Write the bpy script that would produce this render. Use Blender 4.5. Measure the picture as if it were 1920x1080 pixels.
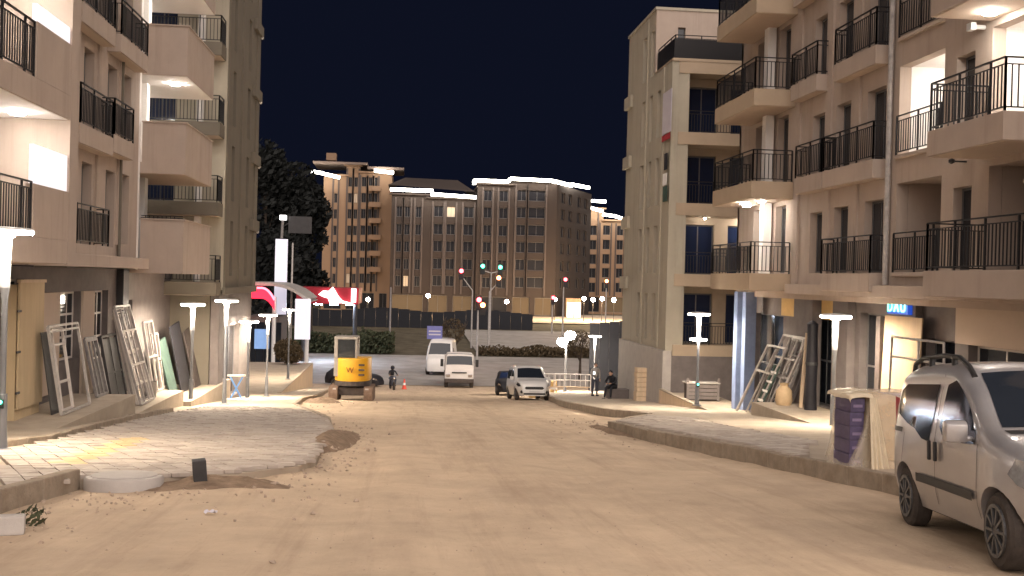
import bpy, bmesh, math, random
from mathutils import Vector, Matrix, noise as mnoise
random.seed(7)
for _o in list(bpy.data.objects): bpy.data.objects.remove(_o)
scene = bpy.context.scene
COL = scene.collection
rad = math.radians
# ------------------------------------------------------------------ camera
FPX, ROLL, EYE = 2000.0, .026, 1.57
YAW, PITCH = math.atan(200.5/2000), math.atan(14.8/2000)
FW = Vector((math.sin(YAW)*math.cos(PITCH), math.cos(YAW)*math.cos(PITCH), -math.sin(PITCH)))
_r0 = Vector((math.cos(YAW), -math.sin(YAW), 0)); _u0 = _r0.cross(FW)
CR = math.cos(ROLL)*_r0 + math.sin(ROLL)*_u0
CU = -math.sin(ROLL)*_r0 + math.cos(ROLL)*_u0
CP = Vector((0, 0, EYE))
cd = bpy.data.cameras.new('camera'); cd.sensor_width = 36; cd.lens = 36*FPX/1920; cd.clip_end = 3000; cd.clip_start = .1
cam = bpy.data.objects.new('camera', cd); COL.objects.link(cam)
cam.matrix_world = Matrix(((CR.x, CU.x, -FW.x, 0), (CR.y, CU.y, -FW.y, 0), (CR.z, CU.z, -FW.z, EYE), (0, 0, 0, 1)))
scene.camera = cam
# ------------------------------------------------------------------ world, fill sun, exposure
W = bpy.data.worlds.new('World'); scene.world = W; W.use_nodes = True
wn = W.node_tree.nodes; wl = W.node_tree.links
sky = wn.new('ShaderNodeTexSky'); sky.sky_type = 'NISHITA'; sky.sun_disc = False
sky.sun_elevation = rad(-6.0); sky.sun_rotation = rad(160); sky.air_density = 1.0; sky.dust_density = .3; sky.ozone_density = 2.5
wn['Background'].inputs[1].default_value = .10
mixn = wn.new('ShaderNodeMix'); mixn.data_type = 'RGBA'; mixn.blend_type = 'ADD'; mixn.inputs[0].default_value = 1
wl.new(sky.outputs[0], mixn.inputs[6]); mixn.inputs[7].default_value = (.0050, .0067, .0165, 1)     # navy night glow
wl.new(mixn.outputs[2], wn['Background'].inputs[0])
sd = bpy.data.lights.new('fill_sun', 'SUN'); sd.energy = .54; sd.angle = rad(110); sd.color = (1, .87, .79)  # soft warm sun added as ambient fill from behind the camera
fill_sun = bpy.data.objects.new('fill_sun', sd); COL.objects.link(fill_sun)
fill_sun.rotation_euler = (rad(52), 0, rad(14))
vs = scene.view_settings; vs.view_transform = 'Standard'; vs.look = 'None'; vs.gamma = 1; vs.exposure = 3.08; vs.use_curve_mapping = False
scene.render.resolution_x = 1024; scene.render.resolution_y = 576
# ------------------------------------------------------------------ pixel -> world helpers
def ray(x, y): return FW*FPX + CR*(x-960) - CU*(y-540)
def atX(x, y, X): d = ray(x, y); return CP + d*(X/d.x)
def atY(x, y, Y): d = ray(x, y); return CP + d*(Y/d.y)
def atZ(x, y, Z): d = ray(x, y); return CP + d*((Z-EYE)/d.z)
def atD(x, y, D): return CP + ray(x, y)*(D/FPX)
SL = .084
def gpx(x, y, off=0):
    d = ray(x, y); return CP + d*((off-EYE)/(d.z+SL*d.y))
def G(Y):
    if Y < 74: return -SL*Y
    if Y < 84: t = (Y-74)/10; return -SL*74 - SL*10*(t-.5*t*t)
    if Y < 110: return -6.636
    if Y < 185: return -6.636 + (Y-110)/75*1.9
    return -4.736
# ------------------------------------------------------------------ materials
MATS = {}
def mat(name, col, rough=.8, var=.12, scale=3.0, bump=0.0, bscale=None, metal=0.0, spec=.4, emit=None, estr=0, coat=0, alpha=1, trans=0, coord='Object', stretch=None, col2=None, dirt=None):
    if name in MATS: return MATS[name]
    m = bpy.data.materials.new(name); m.use_nodes = True
    nt = m.node_tree; n = nt.nodes; l = nt.links
    b = n['Principled BSDF']
    b.inputs['Roughness'].default_value = rough; b.inputs['Metallic'].default_value = metal
    b.inputs['Specular IOR Level'].default_value = spec
    b.inputs['Coat Weight'].default_value = coat; b.inputs['Coat Roughness'].default_value = .06
    b.inputs['Transmission Weight'].default_value = trans; b.inputs['Alpha'].default_value = alpha
    c = (*col, 1)
    if var > 0 or bump > 0:
        tc = n.new('ShaderNodeTexCoord')
        src = tc.outputs['Object']
        if coord == 'World':
            g = n.new('ShaderNodeNewGeometry'); src = g.outputs['Position']
        if stretch:
            mp = n.new('ShaderNodeMapping'); mp.inputs['Scale'].default_value = stretch; l.new(src, mp.inputs[0]); src = mp.outputs[0]
    if var > 0:
        t = n.new('ShaderNodeTexNoise'); t.inputs['Scale'].default_value = scale; t.inputs['Detail'].default_value = 7; t.inputs['Roughness'].default_value = .65
        l.new(src, t.inputs['Vector'])
        cr = n.new('ShaderNodeValToRGB'); e = cr.color_ramp.elements
        e[0].position = .3; e[1].position = .72
        lo = col2 if col2 else tuple(x*(1-var) for x in col)
        e[0].color = (*lo, 1); e[1].color = (*[min(1, x*(1+var)) for x in col], 1)
        l.new(t.outputs[0], cr.inputs[0]); out = cr.outputs[0]
        for dirt in (dirt if isinstance(dirt, list) else [dirt] if dirt else []):
            t2 = n.new('ShaderNodeTexNoise'); t2.inputs['Scale'].default_value = dirt[1]; t2.inputs['Detail'].default_value = 8; t2.inputs['Roughness'].default_value = .7
            mp2 = n.new('ShaderNodeMapping'); mp2.inputs['Scale'].default_value = dirt[3] if len(dirt) > 3 else (1, 1, 1); l.new(src, mp2.inputs[0]); l.new(mp2.outputs[0], t2.inputs['Vector'])
            r2 = n.new('ShaderNodeValToRGB'); lo_, hi_ = dirt[4] if len(dirt) > 4 else (.5, .78)
            r2.color_ramp.elements[0].position = lo_; r2.color_ramp.elements[1].position = hi_
            r2.color_ramp.elements[0].color = (0, 0, 0, 1); r2.color_ramp.elements[1].color = (dirt[2],)*3 + (1,)
            l.new(t2.outputs[0], r2.inputs[0])
            mx = n.new('ShaderNodeMix'); mx.data_type = 'RGBA'
            l.new(r2.outputs[0], mx.inputs[0]); l.new(out, mx.inputs[6]); mx.inputs[7].default_value = (*dirt[0], 1); out = mx.outputs[2]
        l.new(out, b.inputs['Base Color'])
    else:
        b.inputs['Base Color'].default_value = c
    if bump > 0:
        t = n.new('ShaderNodeTexNoise'); t.inputs['Scale'].default_value = bscale or scale*6; t.inputs['Detail'].default_value = 8; t.inputs['Roughness'].default_value = .7
        l.new(src, t.inputs['Vector'])
        bp = n.new('ShaderNodeBump'); bp.inputs['Strength'].default_value = bump; bp.inputs['Distance'].default_value = .05
        l.new(t.outputs[0], bp.inputs['Height']); l.new(bp.outputs[0], b.inputs['Normal'])
    if emit:
        b.inputs['Emission Color'].default_value = (*emit, 1); b.inputs['Emission Strength'].default_value = estr
    MATS[name] = m
    return m
WARM = (1.0, .80, .56)
M = dict(
    dirt=mat('dirt', (.53, .41, .295), .95, .14, 1.1, .5, 9, coord='World', spec=.15, dirt=[((.37, .275, .20), .55, .8, (1.6, .35, 1)), ((.33, .235, .165), 1.0, .5, (2.6, .10, 1), (.5, .7)), ((.60, .49, .39), 1.0, .22, (3.3, .13, 1), (.53, .75)), ((.26, .18, .125), 14, .55, (1, 1, 1), (.6, .72))]),
    soil=mat('soil', (.10, .085, .06), .95, .4, .6, .4, 8, coord='World', spec=.1),
    asphalt=mat('asphalt', (.30, .275, .25), .75, .25, .5, .2, 30, coord='World', spec=.3),
    concrete=mat('concrete', (.40, .335, .265), .9, .18, 2.2, .25, 22, coord='World', spec=.2, dirt=((.24, .18, .13), 1.1, .6)),
    kerb=mat('kerb', (.30, .245, .19), .9, .25, 4, .4, 25, coord='World', spec=.2, dirt=((.20, .14, .09), 2.5, .7)),
    renderL=mat('render_beige', (.43, .352, .298), .92, .06, 1.2, .06, 60, spec=.15, dirt=[((.35, .28, .23), .5, .5, (1, 1, .35)), ((.30, .24, .195), 1.0, .55, (2.2, 2.2, .14), (.52, .72)), ((.44, .37, .32), .8, .5, (.6, .6, .5), (.55, .7))]),
    renderO=mat('render_olive', (.155, .135, .108), .92, .07, 1.2, .06, 60, spec=.15),
    renderG=mat('render_pale', (.42, .38, .305), .92, .06, 1.0, .06, 60, spec=.15, dirt=[((.34, .31, .25), .5, .5, (1, 1, .35)), ((.26, .24, .195), 1.0, .55, (2.2, 2.2, .14), (.52, .72))]),
    renderB=mat('render_tan', (.43, .34, .25), .92, .06, 1.2, .06, 60, spec=.15),
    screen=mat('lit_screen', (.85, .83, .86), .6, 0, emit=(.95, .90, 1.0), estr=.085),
    lamps=mat('lamp_sleeve_paint', (.34, .35, .37), .45, .04, 5, metal=.2),
    lampg=mat('lamp_grey_paint', (.17, .175, .19), .45, .05, 5, metal=.2),
    navy=mat('navy_hoarding', (.005, .006, .011), .6, .2, 2),
    soild=mat('dark_soil', (.25, .178, .125), .95, .35, 5, .6, 18, coord='World', spec=.1),
    white=mat('white_plaster', (.80, .77, .74), .85, .03, 3, .03, 60, spec=.2),
    cream=mat('cream_soffit', (.52, .42, .34), .9, .04, 2, spec=.15),
    stone=mat('grey_stone', (.165, .142, .135), .8, .16, 2.5, .15, 40, spec=.25),
    stoneL=mat('pale_stone', (.40, .365, .34), .8, .10, 2.5, .15, 40, spec=.25),
    dark=mat('dark_void', (.022, .020, .022), .9, .3, 2, spec=.1),
    glass=mat('dark_glass', (.018, .022, .030), .08, 0, spec=.6),
    fglass=mat('far_glass', (.012, .012, .016), .5, 0, spec=.15),
    glassb=mat('blue_glass', (.014, .022, .055), .08, 0, spec=.6),
    frame=mat('grey_window_frame', (.12, .115, .115), .5, 0),
    framew=mat('white_window_frame', (.62, .57, .53), .6, 0),
    rail=mat('dark_railing', (.022, .021, .023), .45, 0, metal=.3),
    galv=mat('galvanised_steel', (.42, .39, .37), .5, .25, 6, .1, 30, metal=.35),
    galvd=mat('dull_steel', (.22, .205, .205), .55, .25, 6, metal=.35),
    steeld=mat('dark_steel', (.05, .048, .05), .55, .2, 5, metal=.3),
    wood=mat('plywood', (.52, .40, .25), .8, .12, 3, .05, 30, stretch=(1, 1, .15)),
    yboard=mat('cream_board', (.40, .29, .18), .8, .10, 3, .05, 30, stretch=(1, 1, .15)),
    woodl=mat('pale_wood', (.60, .46, .32), .8, .15, 4, .08, 30, stretch=(1, 1, .2)),
    yellowb=mat('yellow_board', (.60, .40, .16), .8, .12, 3),
    bluecol=mat('blue_film', (.17, .22, .36), .5, .15, 3),
    lampw=mat('lamp_white_paint', (.70, .70, .70), .4, .04, 5, metal=.1),
    tyre=mat('tyre', (.055, .045, .04), .9, .35, 7, .3, 40),
    headglass=mat('headlamp_glass', (.35, .36, .38), .1, .3, 20, metal=.5, spec=.6),
    rim=mat('dark_rim', (.13, .13, .135), .4, .3, 9, metal=.6),
    black=mat('black_plastic', (.018, .017, .018), .55, .15, 6),
    chrome=mat('chrome', (.6, .6, .62), .15, 0, metal=1),
    silver=mat('silver_paint', (.38, .365, .375), .32, .05, 2.5, metal=.45, coat=.6, dirt=((.36, .31, .27), 1.6, .5)),
    vanw=mat('white_paint', (.68, .66, .64), .3, .04, 2, coat=.6),
    truckw=mat('truck_white', (.62, .58, .56), .45, .06, 2, coat=.2),
    yellow=mat('machine_yellow', (.68, .35, .02), .45, .06, 3, coat=.2),
    mgrey=mat('machine_grey', (.30, .275, .25), .6, .1, 4),
    mdark=mat('machine_dark', (.07, .055, .05), .8, .3, 5),
    rubber=mat('muddy_track', (.20, .135, .10), .95, .3, 8, .5, 30),
    red=mat('red_panel', (.28, .008, .02), .5, .05, 1),
    redglow=mat('red_neon', (.7, .02, .05), .4, 0, emit=(1, .02, .05), estr=.28),
    pink=mat('pink_neon', (.9, .4, .45), .4, 0, emit=(1, .10, .16), estr=.5),
    logo=mat('white_backlit', (.9, .9, .9), .4, 0, emit=(1, .97, .95), estr=.55),
    panelw=mat('pale_glow_panel', (.8, .8, .85), .4, 0, emit=(.72, .74, 1.0), estr=.055),
    panelb=mat('blue_poster', (.2, .35, .6), .4, .1, 2, emit=(.24, .42, .85), estr=.06),
    led=mat('led_strip', (1, 1, .95), .4, 0, emit=(1, .93, .80), estr=3),
    lampglow=mat('lamp_diffuser', (1, 1, 1), .4, 0, emit=(1, .85, .66), estr=50),
    lamprim=mat('lamp_rim', (1, 1, 1), .4, 0, emit=(1, .90, .76), estr=9),
    lampfar=mat('far_lamp_diffuser', (1, 1, 1), .4, 0, emit=(1, .70, .40), estr=80),
    ceil=mat('ceiling_lamp_glow', (1, 1, 1), .4, 0, emit=(1, .93, .84), estr=26),
    tred=mat('signal_red', (1, .1, .1), .4, 0, emit=(1, .03, .04), estr=5),
    torange=mat('signal_orange', (1, .3, .1), .4, 0, emit=(1, .22, .06), estr=5),
    tgreen=mat('signal_green', (.1, 1, .6), .4, 0, emit=(.05, 1, .50), estr=2),
    shop=mat('lit_shop_window', (.06, .045, .03), .9, 0, spec=.05, emit=(1, .62, .32), estr=.014),
    shopw=mat('bright_shop_window', (.2, .18, .16), .4, 0, emit=(1, .86, .68), estr=.4),
    signc=mat('cyan_neon', (.2, .8, .9), .4, 0, emit=(.18, .85, 1.0), estr=.8),
    signg=mat('green_neon', (.2, .9, .6), .4, 0, emit=(.12, 1.0, .50), estr=.8),
    signback=mat('sign_box', (.02, .05, .22), .4, 0, emit=(.02, .08, .55), estr=.1),
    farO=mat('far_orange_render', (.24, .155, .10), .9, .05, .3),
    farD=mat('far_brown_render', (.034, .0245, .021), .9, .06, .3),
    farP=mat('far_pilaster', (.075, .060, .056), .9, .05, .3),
    winlit=mat('dim_lit_window', (.5, .4, .3), .4, 0, emit=(1, .72, .45), estr=.018),
    farR=mat('far_roof', (.16, .12, .10), .9, .1, .5),
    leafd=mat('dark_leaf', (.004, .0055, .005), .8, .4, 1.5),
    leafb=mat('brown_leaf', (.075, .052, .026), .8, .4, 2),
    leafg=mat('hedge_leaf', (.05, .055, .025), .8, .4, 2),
    bark=mat('bark', (.06, .045, .035), .9, .3, 6, .4, 20),
    plastic=mat('shrink_wrap', (.60, .50, .36), .25, .12, 4, .25, 9, spec=.6),
    purple=mat('printed_purple', (.07, .052, .115), .45, .25, 12, spec=.5),
    lilac=mat('printed_lilac', (.22, .17, .28), .4, .2, 10, spec=.5),
    carton=mat('carton', (.55, .40, .24), .7, .12, 4),
    cloth_d=mat('dark_cloth', (.018, .018, .024), .9, .2, 12),
    cloth_j=mat('jeans', (.06, .065, .09), .9, .2, 12),
    skin=mat('skin', (.45, .27, .19), .6, .05, 8),
    cone=mat('cone_orange', (.75, .10, .07), .6, .05, 4),
    blue_sign=mat('blue_sign', (.16, .17, .42), .5, .08, 3),
    tarp=mat('black_tarp', (.014, .013, .018), .6, .3, 3),
    green=mat('green_sheet', (.05, .085, .07), .7, .3, 4),
    fabric_w=mat('pale_banner', (.55, .52, .58), .8, .06, 3),
    fabric_r=mat('red_stripe', (.40, .03, .04), .8, .06, 3),
    number=mat('number_plate', (.6, .6, .6), .5, 0),
    rubble=mat('rubble', (.40, .31, .24), .95, .35, 9, .4, 30, coord='World'),
    bluefig=mat('blue_plastic', (.12, .28, .60), .5, .1, 4),
)
# pavers: colour changes from block to block
def paver_mat(name, a, b2):
    m = bpy.data.materials.new(name); m.use_nodes = True; n = m.node_tree.nodes; l = m.node_tree.links
    b = n['Principled BSDF']; b.inputs['Roughness'].default_value = .85; b.inputs['Specular IOR Level'].default_value = .25
    g = n.new('ShaderNodeNewGeometry'); t = n.new('ShaderNodeTexNoise'); t.inputs['Scale'].default_value = 1.3; t.inputs['Detail'].default_value = 6
    l.new(g.outputs['Position'], t.inputs['Vector'])
    w = n.new('ShaderNodeTexWhiteNoise'); 
    mp = n.new('ShaderNodeVectorMath'); mp.operation = 'SNAP'; mp.inputs[1].default_value = (.24, .24, 50)
    l.new(g.outputs['Position'], mp.inputs[0]); l.new(mp.outputs[0], w.inputs['Vector'])
    ad = n.new('ShaderNodeMath'); ad.operation = 'MULTIPLY_ADD'; ad.inputs[1].default_value = .38; l.new(w.outputs[0], ad.inputs[0])
    m2 = n.new('ShaderNodeMath'); m2.operation = 'MULTIPLY'; m2.inputs[1].default_value = .6; l.new(t.outputs[0], m2.inputs[0]); l.new(m2.outputs[0], ad.inputs[2])
    cr = n.new('ShaderNodeValToRGB'); cr.color_ramp.elements[0].color = (*a, 1); cr.color_ramp.elements[1].color = (*b2, 1)
    cr.color_ramp.elements[0].position = .2; cr.color_ramp.elements[1].position = .75
    l.new(ad.outputs[0], cr.inputs[0]); l.new(cr.outputs[0], b.inputs['Base Color'])
    return m
M['paver'] = paver_mat('paver_grey', (.31, .26, .225), (.47, .41, .355))
M['pavery'] = paver_mat('paver_ochre', (.44, .32, .17), (.56, .42, .25))
# ------------------------------------------------------------------ mesh helpers
class MB:
    def __init__(s, o=(0, 0, 0)): s.v = []; s.f = []; s.o = Vector(o)
    def face(s, pts):
        i = len(s.v); s.v += [tuple(Vector(p)-s.o) for p in pts]; s.f.append(tuple(range(i, i+len(pts)))); return s
    def box(s, x0, x1, y0, y1, z0, z1):
        x0, x1 = min(x0, x1), max(x0, x1); y0, y1 = min(y0, y1), max(y0, y1); z0, z1 = min(z0, z1), max(z0, z1)
        i = len(s.v)
        s.v += [tuple(Vector(p)-s.o) for p in ((x0,y0,z0),(x1,y0,z0),(x1,y1,z0),(x0,y1,z0),(x0,y0,z1),(x1,y0,z1),(x1,y1,z1),(x0,y1,z1))]
        s.f += [tuple(i+k for k in q) for q in ((0,3,2,1),(4,5,6,7),(0,1,5,4),(1,2,6,5),(2,3,7,6),(3,0,4,7))]
        return s
    def prism(s, pts, n):                       # polygon extruded along vector n
        n = Vector(n); k = len(pts); a = [Vector(p) for p in pts]; b = [p+n for p in a]
        i = len(s.v); s.v += [tuple(p-s.o) for p in a+b]
        s.f.append(tuple(i+j for j in reversed(range(k)))); s.f.append(tuple(i+k+j for j in range(k)))
        for j in range(k): s.f.append((i+j, i+(j+1) % k, i+k+(j+1) % k, i+k+j))
        return s
    def tube(s, p, q, r, n=6, r2=None, cap=True):
        p = Vector(p); q = Vector(q); d = (q-p)
        if d.length < 1e-6: return s
        d.normalize(); a = d.orthogonal().normalized(); b = d.cross(a); r2 = r if r2 is None else r2
        i = len(s.v)
        for c, rr in ((p, r), (q, r2)):
            for k in range(n):
                t = 2*math.pi*(k+.5)/n; s.v.append(tuple(c+(a*math.cos(t)+b*math.sin(t))*rr-s.o))
        for k in range(n): s.f.append((i+k, i+(k+1) % n, i+n+(k+1) % n, i+n+k))
        if cap: s.f.append(tuple(i+k for k in reversed(range(n)))); s.f.append(tuple(i+n+k for k in range(n)))
        return s
    def bar(s, p, q, w, h=None):                # square bar between two points
        h = h or w; p = Vector(p); q = Vector(q); d = (q-p).normalized()
        up = Vector((0, 0, 1)) if abs(d.z) < .9 else Vector((1, 0, 0))
        a = d.cross(up).normalized()*w/2; b = a.cross(d).normalized()*h/2
        i = len(s.v); s.v += [tuple(c+x*a+y*b-s.o) for c in (p, q) for x, y in ((-1,-1),(1,-1),(1,1),(-1,1))]
        s.f += [tuple(i+k for k in f) for f in ((0,3,2,1),(4,5,6,7),(0,1,5,4),(1,2,6,5),(2,3,7,6),(3,0,4,7))]
        return s
    def lathe(s, prof, c=(0, 0, 0), n=16, axis='z'):
        c = Vector(c); i = len(s.v); m = len(prof)
        for (r, h) in prof:
            for k in range(n):
                t = 2*math.pi*k/n; a, b = r*math.cos(t), r*math.sin(t)
                p = Vector((a, b, h)) if axis == 'z' else (Vector((a, h, b)) if axis == 'y' else Vector((h, a, b)))
                s.v.append(tuple(c+p-s.o))
        for j in range(m-1):
            for k in range(n):
                s.f.append((i+j*n+k, i+j*n+(k+1) % n, i+(j+1)*n+(k+1) % n, i+(j+1)*n+k))
        s.f.append(tuple(i+k for k in reversed(range(n)))); s.f.append(tuple(i+(m-1)*n+k for k in range(n)))
        return s
    def mesh(s, name, m, smooth=False, bevel=0):
        me = bpy.data.meshes.new(name); me.from_pydata(s.v, [], s.f)
        bm = bmesh.new(); bm.from_mesh(me)
        if smooth or bevel: bmesh.ops.remove_doubles(bm, verts=bm.verts, dist=1e-5)
        bmesh.ops.recalc_face_normals(bm, faces=bm.faces)
        if bevel: bmesh.ops.bevel(bm, geom=[e for e in bm.edges if e.calc_face_angle(0) > .5], offset=bevel, segments=2, affect='EDGES', profile=.6)
        bm.to_mesh(me); bm.free()
        if smooth:
            for p in me.polygons: p.use_smooth = True
            me.set_sharp_from_angle(angle=rad(42))
        me.materials.append(m); me.update(); return me
def ob(name, me, parent=None, loc=(0, 0, 0), rot=None):
    o = bpy.data.objects.new(name, me); COL.objects.link(o); o.location = loc
    if rot: o.rotation_euler = rot
    if parent: o.parent = parent
    return o
def tag(o, label, cat, group=None):
    o['label'] = label; o['category'] = cat
    if group: o['group'] = group
    return o
def struct(o): o['kind'] = 'structure'; return o
def stuff(o): o['kind'] = 'stuff'; return o
def thing(name, label, cat, loc=(0, 0, 0), rz=0, group=None, rot=None):
    e = bpy.data.objects.new(name, None); COL.objects.link(e); e.location = loc; e.empty_display_size = .2
    e.rotation_euler = rot if rot else (0, 0, rz)
    return tag(e, label, cat, group)
def text_mesh(txt, size, m, depth=.01, ax=1.0):
    c = bpy.data.curves.new('lettering', 'FONT'); c.body = txt; c.size = size; c.extrude = depth; c.align_x = 'CENTER'; c.align_y = 'CENTER'
    o = bpy.data.objects.new('lettering', c); COL.objects.link(o)
    dg = bpy.context.evaluated_depsgraph_get(); me = bpy.data.meshes.new_from_object(o.evaluated_get(dg))
    bpy.data.objects.remove(o); me.materials.clear(); me.materials.append(m); me.name = 'lettering'
    return me
def inpoly(x, y, P):
    c = False; n = len(P)
    for i in range(n):
        x1, y1 = P[i][:2]; x2, y2 = P[(i+1) % n][:2]
        if (y1 > y) != (y2 > y) and x < (x2-x1)*(y-y1)/(y2-y1)+x1: c = not c
    return c
# ================================================================== ground
def fr(a, b, st):
    n = max(1, int(round((b-a)/st))); return [a+(b-a)*i/n for i in range(n+1)]
def sheet(name, xs, ys, zf, m):
    v = [(x, y, zf(x, y)) for y in ys for x in xs]; nx = len(xs)
    f = [(j*nx+i, j*nx+i+1, (j+1)*nx+i+1, (j+1)*nx+i) for j in range(len(ys)-1) for i in range(nx-1)]
    me = bpy.data.meshes.new(name); me.from_pydata(v, [], f); me.materials.append(m)
    for p in me.polygons: p.use_smooth = True
    return struct(ob(name, me))
sheet('ground', fr(-900, 900, 60), fr(-60, 60, 20)+fr(64, 200, 4)+fr(260, 1800, 140), lambda x, y: G(y)-.12 - (0 if y < 200 else (y-200)*.002), M['soil'])
def dz(x, y):
    n = mnoise.noise(Vector((x*.35, y*.18, 0)))*.05 + mnoise.noise(Vector((x*1.6, y*1.1, 3)))*.022 + mnoise.noise(Vector((x*5, y*4, 7)))*.009
    rut = -.035*math.exp(-((x-.3-.03*y)/.35)**2) - .035*math.exp(-((x-2.1-.03*y)/.35)**2) - .03*math.exp(-((x+.9-.02*y)/.3)**2)
    heap = .16*math.exp(-((x+1.55)/.35)**2-((y-21)/6)**2) + .12*math.exp(-((x+2.3)/.7)**2-((y-13.6)/1.0)**2) + .10*math.exp(-((x-5.2)/.6)**2-((y-28)/2)**2)
    return n+rut+heap
sheet('dirt_road', fr(-11, 16, .15), fr(-14, 4, .6)+fr(4.2, 30, .13)+fr(30.5, 84, .5), lambda x, y: G(y)+dz(x, y)*min(1, max(0, (84-y)/10)), M['dirt'])
sheet('cross_road', fr(-260, 260, 20), fr(81, 112, 2), lambda x, y: G(y)+.03+.0*x, M['asphalt'])
sheet('far_road', fr(8, 260, 12), fr(118, 150, 4), lambda x, y: G(y)+.05, M['asphalt'])
sheet('forecourt', fr(-90, 90, 10), fr(168, 200, 4), lambda x, y: G(y)+.05, M['concrete'])

def slopepoly(name, pts, off, drop, m):
    """paving slab that follows the street's slope; pts are (x, y)"""
    mb = MB(); top = [(x, y, G(y)+off) for x, y in pts]; bot = [(x, y, G(y)+off-drop) for x, y in pts]
    mb.face(top); n = len(pts)
    for i in range(n): mb.face([top[i], top[(i+1) % n], bot[(i+1) % n], bot[i]])
    me = mb.mesh(name, m)
    bm = bmesh.new(); bm.from_mesh(me); bmesh.ops.triangulate(bm, faces=[f for f in bm.faces if len(f.verts) > 4]); bm.to_mesh(me); bm.free()
    return struct(ob(name, me))
def P2(lst, off): return [tuple(gpx(x, y, off)[:2]) for x, y in lst]
OL, OR = .14, .24
# left pavement: road edge (from near to far)
LE = [(-4.5, -10), (-4.4, 6)] + P2([(0, 938), (80, 917), (150, 898), (300, 897), (450, 888), (560, 874), (592, 862), (606, 838), (624, 803), (619, 783), (585, 768)], OL) + [(-3.9, 40), (-4.3, 47), (-4.2, 56), (-4.6, 72)]
slopepoly('pavement_left', LE + [(-11, 72), (-11, -10)], OL, .45, M['concrete'])
RE = [(7.3, -10), (6.9, 8)] + P2([(1530, 867), (1400, 841), (1215, 808), (1170, 797), (1140, 792), (1178, 781), (1215, 776), (1120, 765), (1050, 752)], OR) + [(7.6, 56), (7.8, 72)]
slopepoly('pavement_right', RE[::-1] + [(16, -10), (16, 72)], OR, .5, M['concrete'])
# kerb stones, one by one along the road edges
def kerb(name, line, off, h, w, side, length=.98):
    root = bpy.data.objects.new(name, None); COL.objects.link(root); struct(root)
    mb = MB(); mb.box(-.5, .5, -w/2, w/2, -h, 0); me = mb.mesh('kerb_stone', M['kerb'], bevel=.02)
    pts = [Vector((x, y, G(y)+off)) for x, y in line]; carry = 0
    for a, b in zip(pts, pts[1:]):
        L = (b-a).length; n = max(1, int(round(L/length))); d = (b-a)/n
        for i in range(n):
            c = a+d*(i+.5); nrm = Vector((d.y, -d.x, 0)).normalized()*side
            o = ob('kerb_stone', me, root, c - nrm*(w/2-.01) + Vector((0, 0, .02+random.uniform(-.012, .012))))
            q = d.to_track_quat('X', 'Z'); o.rotation_mode = 'QUATERNION'; o.rotation_quaternion = q @ Vector((0, 0, 1)).rotation_difference(Vector((random.uniform(-.02, .02), random.uniform(-.02, .02), 1)))
            o.scale = (d.length*.985, 1, 1)
    return root
kerb('kerb_left', LE[1:5], OL+.10, .42, .16, 1)
kerb('kerb_left', LE[8:13], OL, .35, .15, 1)
kerb('kerb_left', LE[12:17], OL, .3, .15, 1)
kerb('kerb_right', RE[1:7], OR, .5, .17, -1)
kerb('kerb_right', RE[8:13], OR, .45, .17, -1)
kerb('kerb_inner', P2([(0, 833), (95, 822), (180, 800), (250, 782), (325, 768)], OL+.06), OL+.10, .25, .14, 1, .7)
# pavers
def pavers(root_name, poly, off, nearest, yel=None):
    root = bpy.data.objects.new(root_name, None); COL.objects.link(root); struct(root)
    sx = .24; T = .05; g = .0045
    me = {}
    for k in ('paver', 'pavery'):
        mb = MB(); hx = sx/2-g
        mb.prism([(-hx, -hx, -T), (hx, -hx, -T), (hx, hx, -T), (-hx, hx, -T)], (0, 0, T)); me[k] = mb.mesh('paver', M[k], bevel=.006)
    xs = [p[0] for p in poly]; ys = [p[1] for p in poly]; cells = []
    rot = rad(24); cr_, sr_ = math.cos(rot), math.sin(rot)
    R = 26
    for i in range(-160, 160):
        for j in range(-160, 160):
            u = i*sx; v = j*sx
            x = (min(xs)+max(xs))/2 + u*cr_-v*sr_; y = (min(ys)+max(ys))/2 + u*sr_+v*cr_
            if inpoly(x, y, poly): cells.append((y*y+x*x, x, y))
    cells.sort(); ang = math.atan(-SL)
    rest = {'paver': MB(), 'pavery': MB()}
    ux = Vector((cr_, sr_, -SL*sr_)); uy = Vector((-sr_, cr_, -SL*cr_))
    eul = Matrix((ux.normalized(), uy.normalized(), ux.cross(uy).normalized())).transposed().to_euler()
    for n, (d, x, y) in enumerate(cells):
        z = G(y)+off+T+random.uniform(-.006, .006)
        k = 'pavery' if yel and inpoly(x, y, yel) else 'paver'
        if n < nearest: ob('paver', me[k], root, (x, y, z), eul)
        else:
            c = Vector((x, y, z)); h = sx/2-g
            a = [c+ux*(s*h)+uy*(t*h) for s, t in ((-1, -1), (1, -1), (1, 1), (-1, 1))]
            rest[k].prism([p-Vector((0, 0, T)) for p in a], (0, 0, T))
    for k in rest:
        if rest[k].v: stuff(ob('paver_field', rest[k].mesh('paver_field', M[k]), root))
    return root
AP = P2([(0, 925), (80, 908), (150, 893), (300, 892), (450, 883), (575, 865), (588, 852), (600, 832), (616, 800), (608, 784), (560, 768), (480, 762), (400, 762), (330, 772), (240, 792), (100, 826), (0, 846)], OL+.03)
YEL = P2([(90, 872), (150, 872), (285, 822), (235, 822)], OL+.03)
pavers('paving_left', AP, OL, 300, YEL)
AR = P2([(1510, 858), (1400, 833), (1225, 802), (1160, 790), (1215, 779), (1290, 783), (1380, 803), (1470, 818), (1520, 826)], OR+.03)
pavers('paving_right', AR, OR, 250)
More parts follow.
